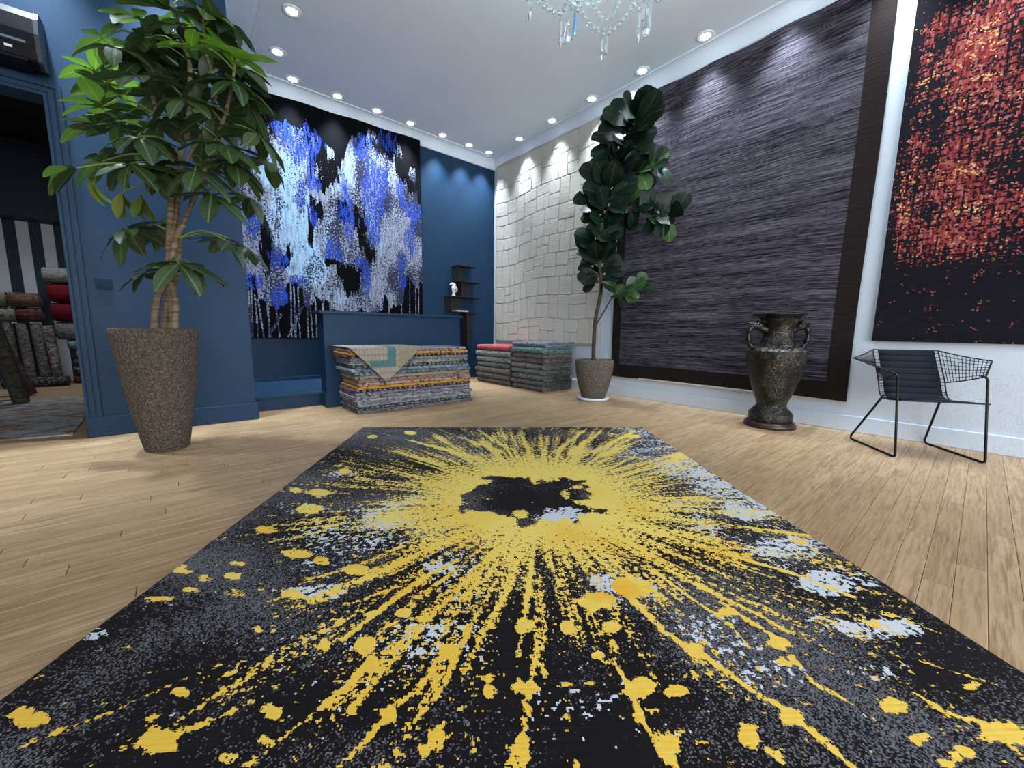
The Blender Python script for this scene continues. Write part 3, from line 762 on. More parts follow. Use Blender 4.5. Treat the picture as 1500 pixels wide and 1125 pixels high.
# ---- cream rug of carved blocks on the right wall
def cream_rug():
    rs = random.Random(12)
    Xw = XR-0.03; ya, yb, z0, z1 = 3.42, 5.86, 0.655, 3.72
    t = NT('cream_pile', 0.9, 0.15)
    p = t.pos(); oi = t.node('ShaderNodeObjectInfo').outputs['Random']
    rows = t.noise(t.map(p, (1, 5, 70)), 1.0, 3, 0.6); n = t.noise(p, 3, 3)
    c = t.mix(rows, (0.44, 0.42, 0.36), (0.56, 0.545, 0.48))
    c = t.mix(t.math('MULTIPLY', oi, 0.35), c, (0.56, 0.545, 0.50))
    c = t.mix(t.math('MULTIPLY', t.smooth(n, 0.55, 0.75), 0.3), c, (0.50, 0.45, 0.42))
    t.color(c); t.bump(rows, 0.55, 0.010)
    g = NT('cream_groove', 0.95, 0.1); g.color((0.40, 0.385, 0.335))
    o = MB()
    def warp(y, z):
        e = 0.035*math.sin(y*1.7+z*0.6)+0.02*math.sin(y*4.1+1)
        s_ = (yb-y)/(yb-ya)          # right end slightly further back at the foot
        d_ = 0.02*math.sin(z*2.3+y)
        edge = min(1, (z-z0)/0.15, (z1-z)/0.15)
        f2 = min(1, (y-ya)/0.15, (yb-y)/0.15)
        return y+d_*max(0, f2)+0.10*s_*(1-(z-z0)/(z1-z0)), z+e*max(0, edge)
    # backing
    k = 24; vs_, fs = [], []
    for i in range(k+1):
        y = ya+(yb-ya)*i/k
        for z in (z0, z1-0.03*(1-i/k)+0.006*math.sin(i)):
            for x in (Xw, Xw+0.014):
                yy = y+0.10*(yb-y)/(yb-ya)*(1-(z-z0)/(z1-z0)); vs_.append((x, yy, z))
    for i in range(k):
        a = i*4; b = a+4
        fs += [(a, a+2, b+2, b), (a+1, b+1, b+3, a+3), (a, b, b+1, a+1), (a+2, a+3, b+3, b+2)]
    fs += [(0, 1, 3, 2), (k*4, k*4+2, k*4+3, k*4+1)]
    o.add(vs_, fs)
    root = o.build('wall_rug', g.m)
    tag(root, 'cream rug carved into irregular stone-like blocks, hanging beside the corner', 'rug')
    cells = []
    def split(y0, y1_, zz0, zz1, depth):
        w, h = y1_-y0, zz1-zz0
        if depth > 6 or (w*h < 0.085 and rs.random() < 0.75) or (w < 0.26 and h < 0.3): cells.append((y0, y1_, zz0, zz1)); return
        if (w > h*0.95 and w > 0.3) or h < 0.24:
            if w < 0.24: cells.append((y0, y1_, zz0, zz1)); return
            c_ = y0+w*rs.uniform(0.36, 0.64); split(y0, c_, zz0, zz1, depth+1); split(c_, y1_, zz0, zz1, depth+1)
        else:
            c_ = zz0+h*rs.uniform(0.36, 0.64); split(y0, y1_, zz0, c_, depth+1); split(y0, y1_, c_, zz1, depth+1)
    zs = [z0+0.02, 1.02, 1.38, 1.66, 2.02, 2.30, 2.72, 3.10, z1-0.045]
    for a, b in zip(zs[:-1], zs[1:]): split(ya+0.02, yb-0.02, a, b, 1)
    for (a, b, c_, d) in cells:
        g_ = 0.0045; mb = MB(); loop = []; inner = []
        pts = []
        for (p0, p1) in (((a+g_, c_+g_), (b-g_, c_+g_)), ((b-g_, c_+g_), (b-g_, d-g_)), ((b-g_, d-g_), (a+g_, d-g_)), ((a+g_, d-g_), (a+g_, c_+g_))):
            for k_ in range(3):
                f_ = (k_+0.12)/3.05; pts.append((p0[0]+(p1[0]-p0[0])*f_, p0[1]+(p1[1]-p0[1])*f_))
        cy, cz = (a+b)/2, (c_+d)/2
        n_ = len(pts)
        o1 = [warp(y, z) for y, z in pts]
        i1 = [warp(cy+(y-cy)*(1-0.012/(b-a)), cz+(z-cz)*(1-0.012/(d-c_))) for y, z in pts]
        h_ = rs.uniform(0.007, 0.010)
        V_ = [(Xw+0.001, y, z) for y, z in o1]+[(Xw-h_*0.7, y, z) for y, z in o1]+[(Xw-h_, y, z) for y, z in i1]
        F_ = [(i, n_+i, n_+(i+1) % n_, (i+1) % n_) for i in range(n_)]+[(n_+i, 2*n_+i, 2*n_+(i+1) % n_, n_+(i+1) % n_) for i in range(n_)]
        mb.add(V_, F_, False); mb.add(V_[2*n_:], [tuple(range(n_))[::-1]])
        mb.build('pile_block', t.m, root)
cream_rug()

# ------------------------------------------------------------------ stacked rugs
ORD = ['first', 'second', 'third', 'fourth', 'fifth', 'sixth', 'seventh', 'eighth', 'ninth', 'tenth', 'eleventh', 'twelfth', 'thirteenth', 'fourteenth', 'fifteenth', 'sixteenth', 'seventeenth', 'eighteenth', 'nineteenth', 'twentieth']
def mat_weave(name, base, alt, spark, dash=0.0, seed=0.0, sc=1.0):
    t = NT(name, 0.88, 0.15)
    p = t.vmath('ADD', t.pos(), (seed*3.7, seed*1.3, seed*0.7))
    sn = t.vmath('SNAP', p, (0.007, 0.007, 0.005))
    a = t.noise(t.map(sn, (7*sc, 7*sc, 40)), 1.0, 3, 0.6); b = t.noise(t.map(sn, (26*sc, 26*sc, 60)), 1.0, 3, 0.65); w = t.white(sn)
    c = t.mix(t.smooth(a, 0.42, 0.58), base, alt)
    c = t.mix(t.math('MULTIPLY', t.smooth(b, 0.56, 0.62), 0.85), c, spark)
    c = t.mix(t.math('MULTIPLY', t.smooth(t.noise(t.map(sn, (31, 31, 47), (3, 5, 7)), 1.0, 2), 0.57, 0.63), 0.9), c, (0.025, 0.022, 0.028))
    if dash:
        x_, y_, z_ = (t.node('ShaderNodeSeparateXYZ', {0: p}).outputs[i] for i in range(3))
        d = t.step(t.math('FRACT', t.math('ADD', t.math('DIVIDE', t.math('ADD', x_, y_), 0.055), t.math('MULTIPLY', b, 1.6))), 1-dash)
        c = t.mix(d, c, (0.016, 0.014, 0.018))
    c = t.mix(t.math('MULTIPLY', w, 0.3), c, t.mix(0.6, c, (0.01, 0.01, 0.012)))
    t.color(c); t.bump(t.math('ADD', b, w), 0.6, 0.006)
    return t.m
def rr_loop(x0, x1, y0, y1, ins, rad, nx=28, ny=12, jit=None):
    x0 += ins; x1 -= ins; y0 += ins; y1 -= ins
    pts = []
    def corner(cx, cy, a0):
        for i in range(3):
            a = a0+math.pi/4*i
            pts.append((cx+rad*math.cos(a), cy+rad*math.sin(a)))
    for i in range(nx): pts.append((x0+rad+(x1-x0-2*rad)*i/nx, y0))
    corner(x1-rad, y0+rad, -math.pi/2)
    for i in range(1, ny): pts.append((x1, y0+rad+(y1-y0-2*rad)*i/ny))
    corner(x1-rad, y1-rad, 0)
    for i in range(1, nx): pts.append((x1-rad-(x1-x0-2*rad)*i/nx, y1))
    corner(x0+rad, y1-rad, math.pi/2)
    for i in range(1, ny): pts.append((x0, y1-rad-(y1-y0-2*rad)*i/ny))
    corner(x0+rad, y0+rad, math.pi)
    return pts
def flat_rug(x0, x1, y0, y1, z0, z1, layers, seed, mat, wave):
    vn = VN(100+seed, 64); T = z1-z0
    prof = []
    for k in range(layers):
        a, b = k/layers, (k+1)/layers
        for f_, i_ in ((0.0, 0.011), (0.14, 0.004), (0.5, 0.0), (0.86, 0.004), (1.0, 0.011)):
            if k and f_ == 0.0: continue
            prof.append((a+(b-a)*f_, i_+0.004*(vn(k*5.3, 2.0)-0.5)))
    mb = MB(); vs_ = []; n = None
    for f_, ins in prof:
        lp = rr_loop(x0, x1, y0, y1, ins, 0.022); n = len(lp)
        for j, (x, y) in enumerate(lp):
            wob = 0.010*(vn(x*5+f_*1.5, y*5)-0.5)
            cx, cy = (x0+x1)/2, (y0+y1)/2
            vs_.append((x+wob*np.sign(x-cx), y+wob*np.sign(y-cy), z0+T*f_+wave(x, z0+T*f_)))
    fs = []
    for i in range(len(prof)-1):
        for k in range(n): fs.append((i*n+k, i*n+(k+1) % n, (i+1)*n+(k+1) % n, (i+1)*n+k))
    mb.add(vs_, fs, True)
    m = len(prof)-1
    mb.add(vs_[:n], [tuple(range(n))[::-1]]); mb.add(vs_[m*n:], [tuple(range(n))])
    return mb.build('folded_rug', mat)
def long_stack():
    G = (0.22, 0.22, 0.23)
    spec = [ # bottom -> top: (thickness, layers, base, alt, spark, dash, look)
        (.040, 2, (.11,.11,.12), (.19,.18,.19), (.30,.22,.22), .0, 'dark grey mottled'),
        (.034, 1, (.16,.17,.18), (.06,.06,.07), (.34,.34,.35), .25, 'grey and black flecked'),
        (.040, 2, (.26,.28,.29), (.17,.19,.20), (.48,.49,.50), .0, 'pale grey'),
        (.036, 1, (.30,.31,.33), (.15,.16,.18), (.52,.53,.54), .0, 'light grey flecked'),
        (.034, 2, (.28,.28,.30), (.20,.18,.21), (.44,.44,.46), .0, 'silvery grey'),
        (.036, 1, (.20,.19,.23), (.13,.11,.15), (.36,.34,.38), .0, 'purplish grey'),
        (.026, 1, (.28,.20,.22), (.10,.07,.10), (.45,.30,.30), .48, 'black-dashed pink and white'),
        (.034, 1, (.56,.25,.035), (.62,.31,.05), (.48,.20,.03), .0, 'bright orange edged'),
        (.034, 1, (.30,.31,.20), (.36,.22,.22), (.50,.46,.34), .0, 'olive and pink flecked'),
        (.036, 2, (.34,.13,.13), (.28,.24,.22), (.44,.22,.18), .0, 'rose red streaked'),
        (.034, 1, (.30,.28,.24), (.38,.30,.14), (.46,.42,.36), .0, 'tan flecked'),
        (.036, 1, (.13,.18,.20), (.20,.22,.20), (.34,.36,.32), .15, 'dull teal grey'),
        (.036, 1, (.10,.17,.26), (.20,.25,.30), (.40,.42,.42), .0, 'slate blue streaked'),
        (.036, 1, (.24,.21,.15), (.10,.10,.11), (.52,.46,.34), .35, 'black and tan chequered'),
        (.036, 2, (.28,.29,.29), (.18,.22,.26), (.46,.48,.48), .0, 'ash grey'),
        (.034, 1, (.25,.19,.20), (.20,.22,.18), (.44,.36,.34), .1, 'grey pink mottled'),
        (.028, 1, (.36,.30,.26), (.12,.09,.10), (.50,.18,.16), .55, 'black-dashed cream'),
        (.030, 1, (.54,.25,.04), (.60,.33,.09), (.40,.17,.04), .0, 'deep orange'),
        (.034, 1, (.30,.24,.30), (.20,.17,.23), (.52,.50,.50), .0, 'lilac grey'),
    ]
    tot = sum(s[0] for s in spec); k = 0.655/tot
    rs = random.Random(8)
    wave = lambda x, z: 0.0
    z = 0.0; N = len(spec)
    for i, (T, L, b, a, s, d, look) in enumerate(spec):
        T *= k
        lean = -0.07*(z/0.66)
        x0 = 1.30+lean+rs.uniform(-.018, .018); x1 = 2.665+lean*0.9+rs.uniform(-.02, .02)
        if 7 <= i <= 11: x0 += 0.025
        y0 = 3.915+rs.uniform(-.012, .012)+(0.02 if i > 12 else 0); y1 = 4.44+rs.uniform(-.01, .01)
        m = mat_weave('stack_rug_%d' % i, b, a, s, d, i*1.0)
        o = flat_rug(x0, x1, y0, y1, z+0.0003, z+T-0.0003, L, i, m, wave)
        pos = N-i
        tag(o, '%s folded rug, %s below the draped rug in the long stack' % (look, ORD[pos-1] if pos > 1 else 'directly'), 'rug', 'folded rugs in the long stack')
        z += T
    # draped rug on top with its corner hanging over the front
    ztop = z; Yf = 3.885
    A, T_, B = ony(513, 513, Yf), ony(567, 561, Yf), ony(617, 505, Yf)
    t = NT('draped_rug_weave', 0.9, 0.15)
    p = t.pos(); x_, y_, z_ = (t.node('ShaderNodeSeparateXYZ', {0: p}).outputs[i] for i in range(3))
    n = t.noise(p, 40, 3, 0.6); w = t.white(t.vmath('SNAP', p, (0.006, 0.006, 0.006)))
    c = t.mix(n, (0.19, 0.165, 0.135), (0.31, 0.28, 0.24))
    olive = t.math('GREATER_THAN', x_, float(ony(585, 530, Yf)[0]))
    c = t.mix(olive, c, t.mix(n, (0.20, 0.185, 0.12), (0.32, 0.29, 0.20)))
    xb = float(ony(568, 525, Yf)[0]); xc = float(ony(580, 525, Yf)[0]); zc_ = float(ony(568, 537, Yf)[2]); zd_ = float(ony(568, 528, Yf)[2]); xa = float(ony(541, 533, Yf)[0])
    def rng(v, lo, hi): return t.math('MULTIPLY', t.step(v, lo), t.math('LESS_THAN', v, hi))
    teal = t.math('MAXIMUM', t.math('MULTIPLY', rng(x_, xb, xc), t.step(z_, zc_)), t.math('MULTIPLY', rng(x_, xa, xc), rng(z_, zc_, zd_)))
    c = t.mix(t.math('MULTIPLY', teal, 0.9), c, t.mix(n, (0.03, 0.125, 0.135), (0.07, 0.19, 0.19)))
    # rows of little pale loops
    fx = t.math('FRACT', t.math('DIVIDE', x_, 0.040)); fz = t.math('FRACT', t.math('DIVIDE', t.math('SUBTRACT', z_, zc_), 0.062))
    dx = t.math('SUBTRACT', fx, 0.5); dz = t.math('MULTIPLY', t.math('SUBTRACT', fz, 0.5), 1.25)
    d = t.math('SQRT', t.math('ADD', t.math('MULTIPLY', dx, dx), t.math('MULTIPLY', dz, dz)))
    ring = t.math('MULTIPLY', rng(d, 0.20, 0.40), t.math('SUBTRACT', 1.0, t.math('MAXIMUM', teal, olive)))
    c = t.mix(t.math('MULTIPLY', ring, 0.5), c, (0.56, 0.45, 0.38))
    c = t.mix(t.math('MULTIPLY', w, 0.25), c, (0.1, 0.09, 0.08))
    t.color(c); t.bump(w, 0.5, 0.005)
    th = 0.014
    # rows: back edge -> front edge of the top -> over the edge -> down to the hanging corner
    xs = np.linspace(0, 1, 25); rows = []
    xl0, xl1 = A[0]-0.015, B[0]
    zt = lambda x: ztop+0.004+wave(x, ztop)
    for y in (4.44, 4.3, 4.15, 4.0, 3.93, 3.905): rows.append([(xl0+(xl1-xl0)*s, y, zt(xl0+(xl1-xl0)*s)+th-0.003) for s in xs])
    rows.append([(xl0+(xl1-xl0)*s, 3.893, zt(xl0+(xl1-xl0)*s)+th-0.007) for s in xs])
    tt = (T_[0]-A[0])/(xl1-A[0])
    for f_ in (0.06, 0.15, 0.3, 0.5, 0.7, 0.85, 0.94, 1.0):
        r_ = []
        for s in xs:
            X = A[0]+(xl1-A[0])*s
            full = (s/tt if s < tt else (1-s)/(1-tt))
            dz_ = (zt(X)-T_[2])*full*f_
            r_.append((X, 3.884-0.006*math.sin(s*9), zt(X)+th-0.010-dz_))
        rows.append(r_)
    nx = len(xs); V = [q for r_ in rows for q in r_]
    Fc = [(i*nx+j, i*nx+j+1, (i+1)*nx+j+1, (i+1)*nx+j) for i in range(len(rows)-1) for j in range(nx-1)]
    o = MB().add(V, Fc, True).build('folded_rug', t.m)
    so = o.modifiers.new('thick', 'SOLIDIFY'); so.thickness = 0.010; so.offset = 0.0
    tag(o, 'beige rug with teal bands draped over the long stack, one corner hanging down', 'rug', 'folded rugs in the long stack')
long_stack()

def folded_stack(x0, x1, y0, y1, cols, T, grp, where, lean=0.0, seed=0):
    rs = random.Random(seed); z = 0.0; N = len(cols)
    for i, (look, b, a, s) in enumerate(cols):
        m = mat_weave('fold_%d_%d' % (seed, i), b, a, s, 0.0, seed*5+i, 0.6)
        mb = MB(); h = T*rs.uniform(0.95, 1.05)
        fx = x0+lean*(z)+rs.uniform(-.02, .012); ya, yb = y0+rs.uniform(-.01, .01), y1+rs.uniform(-.015, .015)
        vn = VN(200+seed*20+i, 64)
        nl = 3; dt = h/2/nl
        for k in range(nl):
            Ro = h/2-k*dt-(0.0 if k == 0 else 0.001); Ri = Ro-dt*0.86 if k < nl-1 else 0.0
            prof = []
            xe = x1-rs.uniform(0, 0.05)
            na = 7
            prof.append((xe, h/2+Ro))
            for j in range(na+1):
                w = math.pi/2+math.pi*j/na
                prof.append((fx+h/2+k*0.004+Ro*1.0*math.cos(w), h/2+Ro*math.sin(w)))
            prof.append((xe, h/2-Ro))
            if Ri > 0.002:
                prof.append((xe, h/2-Ri))
                for j in range(na+1):
                    w = 1.5*math.pi-math.pi*j/na
                    prof.append((fx+h/2+k*0.004+Ri*math.cos(w), h/2+Ri*math.sin(w)))
                prof.append((xe, h/2+Ri))
            e0 = ya+rs.uniform(0.0, 0.028) + (0.008*k); e1 = yb-rs.uniform(0, 0.02)
            ny = 8; n = len(prof); V = []
            for q in range(ny+1):
                y = e0+(e1-e0)*q/ny
                for (px, pz) in prof:
                    wv = 0.016*(vn(y*4, 3.0)-0.5) if px < fx+0.12 else 0
                    edge = 1-0.05*(q in (0, ny))
                    V.append((px+wv, y, z+h/2+(pz-h/2)*edge+0.0004))
            F_ = [(q*n+j, (q+1)*n+j, (q+1)*n+(j+1) % n, q*n+(j+1) % n) for q in range(ny) for j in range(n)]
            mb.add(V, F_, True); mb.add(V[:n], [tuple(range(n))]); mb.add(V[-n:], [tuple(range(n))[::-1]])
        o = mb.build('folded_rug', m)
        pos = N-i
        posw = 'topmost' if pos == 1 else ('bottom one' if i == 0 else ORD[pos-1]+' from the top')
        tag(o, '%s folded rug, %s of %s' % (look, posw, where), 'rug', grp)
        z += h+0.0004
    return z
GREYS = [(.13,.12,.12), (.17,.17,.16), (.20,.19,.18)]
folded_stack(3.80, 4.42, 4.60, 5.48, [
    ('dark grey patterned', (.13,.115,.11), (.18,.15,.13), (.30,.22,.18)), ('grey patterned', (.16,.15,.14), (.12,.12,.12), (.28,.27,.24)),
    ('brownish grey patterned', (.19,.165,.15), (.12,.11,.11), (.36,.28,.22)), ('grey and black patterned', (.20,.19,.18), (.15,.16,.15), (.05,.05,.05)),
    ('pale blue-green', (.27,.33,.33), (.20,.27,.27), (.44,.46,.44)), ('floral green and white', (.20,.25,.21), (.38,.36,.33), (.06,.06,.06)),
    ('rose red', (.52,.10,.12), (.46,.075,.09), (.40,.17,.09))], 0.090, 'folded rugs in the stack nearer the corner', 'the rose-topped stack', seed=1)
folded_stack(3.80, 4.44, 3.86, 4.555, [
    ('dark grey patterned', (.15,.15,.145), (.11,.105,.10), (.30,.28,.26)), ('grey flecked', (.16,.155,.15), (.11,.11,.11), (.30,.29,.27)),
    ('greenish grey', (.15,.17,.16), (.11,.12,.12), (.33,.32,.30)), ('sage grey', (.19,.205,.19), (.13,.17,.155), (.30,.30,.28)),
    ('pinkish grey', (.23,.205,.20), (.17,.15,.15), (.33,.29,.28)), ('charcoal patterned', (.11,.10,.10), (.16,.15,.14), (.28,.23,.21)),
    ('grey rose patterned', (.20,.165,.16), (.13,.12,.12), (.33,.24,.22)), ('sea green', (.15,.28,.25), (.12,.23,.22), (.28,.40,.38)),
    ('blue-grey flecked', (.24,.26,.31), (.16,.18,.23), (.42,.44,.48))], 0.0765, 'folded rugs in the stack beside the fig pot', 'the stack beside the fig pot', seed=2)

# ------------------------------------------------------------------ corner shelf with figurine and book
def corner_shelf():
    Yw = YB-0.0
    root = empty('wall_shelf', (3.75, Yw, 0.80)); tag(root, 'black stepped wall shelf with offset metal tiers beside the corner', 'shelf')
    def W_(x, z): return x-3.75, z-0.80
    k = YB/5.85
    m = NT('shelf_metal', 0.45, 0.5); m.color(m.mix(m.noise(m.obj(), 6, 3), (0.012, 0.011, 0.012), (0.022, 0.020, 0.020))); m = m.m
    def add(name, x0, x1, y0, y1, z0, z1):
        a, c = W_(x0, z0); b, d = W_(x1, z1)
        o = MB().box(a, b, y0-Yw, y1-Yw, c, d).build(name, m, root); return bevel(o, 0.002, 1)
    D = 0.24
    for x0, x1, z in ((3.62, 4.00, 1.915), (3.62, 4.08, 1.655), (3.47, 4.08, 1.40), (3.56, 4.08, 1.148)):
        add('shelf_plate', x0, x1, Yw-D, Yw-0.002, z, z+0.012)
    for x0, x1, z0, z1 in ((3.63, 3.82, 1.667, 1.915), (3.69, 3.96, 1.412, 1.655), (3.48, 3.79, 1.160, 1.40), (3.79, 4.02, 0.875, 1.148), (3.80, 3.98, 0.55, 0.863)):
        add('upright_panel', x0, x1, Yw-0.05, Yw-0.002, z0, z1)
        add('side_panel', x0, x0+0.012, Yw-D*0.9, Yw-0.05, z0, z1)
    add('shelf_plate', 3.78, 4.03, Yw-D, Yw-0.002, 0.863, 0.875)
    # figurine: small white vase-like bust with a dove on top
    mw = plain('white_ceramic', (0.78, 0.76, 0.74), 0.35, 0.5, 0, 30, 0.05)
    c = ony(664.5, 436, YB-0.17); f = empty('figurine', (c[0], YB-0.17, 1.4125)); tag(f, 'small white ceramic figurine with a flat bird-like top on the black shelf', 'figurine')
    MB().lathe([(.030, 0), (.034, .01), (.026, .03), (.022, .06), (.034, .10), (.044, .13), (.036, .16), (.022, .175), (.026, .19), (.0, .205)], n=16).build('body', mw, f)
    MB().tube([(-.075, -.01, .185), (-.04, 0, .20), (0, 0, .20), (.03, 0, .19), (.05, 0, .165)], [.006, .014, .018, .014, .005], 8).build('wing', mw, f)
    MB().tube([(.02, -.03, .06), (.05, -.035, .11), (.03, -.03, .15)], [.008, .010, .007], 6).build('arm', mw, f)
    b = empty('book', (3.70, YB-0.14, 1.1605)); tag(b, 'pale grey book lying flat on the black shelf', 'book')
    mc = plain('book_cover', (0.55, 0.57, 0.60), 0.5); mp = plain('book_pages', (0.62, 0.60, 0.55), 0.8)
    mb = MB(); mb.box(-.12, .12, -.08, .08, 0, .003); mb.box(-.12, .12, -.08, .08, .021, .024); mb.box(-.12, -.117, -.08, .08, .003, .021); mb.build('cover', mc, b)
    MB().box(-.117, .116, -.077, .077, .003, .021).build('pages', mp, b)
corner_shelf()

# ------------------------------------------------------------------ plants
def mat_leaf(name, c0, c1, vein, rough=0.38, trans=0.0):
    t = NT(name, rough, 0.5 if trans else 0.25)
    p = t.obj(); oi = t.node('ShaderNodeObjectInfo').outputs['Random']
    x_, y_, z_ = (t.node('ShaderNodeSeparateXYZ', {0: p}).outputs[i] for i in range(3))
    n = t.noise(p, 14, 2)
    c = t.mix(t.math('ADD', t.math('MULTIPLY', oi, 0.75), t.math('MULTIPLY', t.math('SUBTRACT', n, 0.5), 0.5), clamp=True), c0, c1)
    ay = t.math('ABSOLUTE', y_)
    mid = t.math('LESS_THAN', ay, 0.016)
    side = t.math('LESS_THAN', t.math('FRACT', t.math('MULTIPLY', t.math('SUBTRACT', x_, t.math('MULTIPLY', ay, 0.9)), 9.0)), 0.10)
    c = t.mix(t.math('MAXIMUM', mid, t.math('MULTIPLY', side, 0.35)), c, vein)
    t.color(c)
    t.bump(t.math('MULTIPLY', side, -1.0), 0.4, 0.02)
    if trans:
        bs = t.node('ShaderNodeBsdfTranslucent', {0: t.mix(0.5, c, (0.20, 0.42, 0.03))}); mx = t.node('ShaderNodeMixShader', {0: trans})
        out = t.t.nodes['Material Output']
        t.t.links.new(t.b.outputs[0], mx.inputs[1]); t.t.links.new(bs.outputs[0], mx.inputs[2]); t.t.links.new(mx.outputs[0], out.inputs[0])
    return t.m
def leaf_mesh(name, widths, bend, cup, mat, wavy=0.0):
    """unit-length leaf along +x, widths = half widths at stations"""
    n = len(widths); vs_, fs = [], []
    for i, w in enumerate(widths):
        x = i/(n-1); zb = -bend*x*x
        wv = wavy*math.sin(i*2.1)
        for s in (-1, -0.5, 0, 0.5, 1):
            vs_.append((x-0.05*abs(s)*w*2, s*w, zb+cup*abs(s)*w+(wv*s if abs(s) == 1 else 0)))
    for i in range(n-1):
        for j in range(4): fs.append((i*5+j, i*5+j+1, (i+1)*5+j+1, (i+1)*5+j))
    return MB().add(vs_, fs, True).mesh(name, mat)
def orient(o, base, dirv, up, L, wscale=1.0):
    x = Vector(dirv).normalized(); z = Vector(up); z = z-x*z.dot(x)
    z = z.normalized() if z.length > 1e-4 else x.orthogonal().normalized()
    y = z.cross(x)
    m = Matrix.Identity(4)
    for r_ in range(3):
        m[r_][0] = x[r_]*L; m[r_][1] = y[r_]*L*wscale; m[r_][2] = z[r_]*L; m[r_][3] = base[r_]
    return m
def mat_stone(name, c0, c1, c2, scale=1.0):
    t = NT(name, 0.9, 0.2)
    p = t.obj()
    v = t.voro(t.map(p, (1, 1, 0.7)), 95*scale); n = t.noise(p, 60*scale, 4, 0.65); n2 = t.noise(p, 4, 3)
    c = t.mix(t.smooth(n, 0.42, 0.62), c0, c1)
    c = t.mix(t.math('MULTIPLY', t.smooth(t.noise(p, 140*scale, 2), 0.56, 0.66), 0.7), c, c2)
    c = t.mix(t.math('MULTIPLY', n2, 0.35), c, c0)
    t.color(c); t.bump(t.math('ADD', n, v[0]), 0.9, 0.012)
    return t.m
M_soil = plain('soil', (0.030, 0.022, 0.016), 0.95, 0.1, 0, 60, 0.5, 0.8)
def smooth_path(pts, k=5):
    pts = [Vector(p) for p in pts]; out = []
    P = [pts[0]]+pts+[pts[-1]]
    for i in range(1, len(P)-2):
        for j in range(k):
            t_ = j/k; a, b, c, d = P[i-1], P[i], P[i+1], P[i+2]
            out.append(0.5*((2*b)+(c-a)*t_+(2*a-5*b+4*c-d)*t_*t_+(3*b-a-3*c+d)*t_**3))
    out.append(pts[-1]); return out

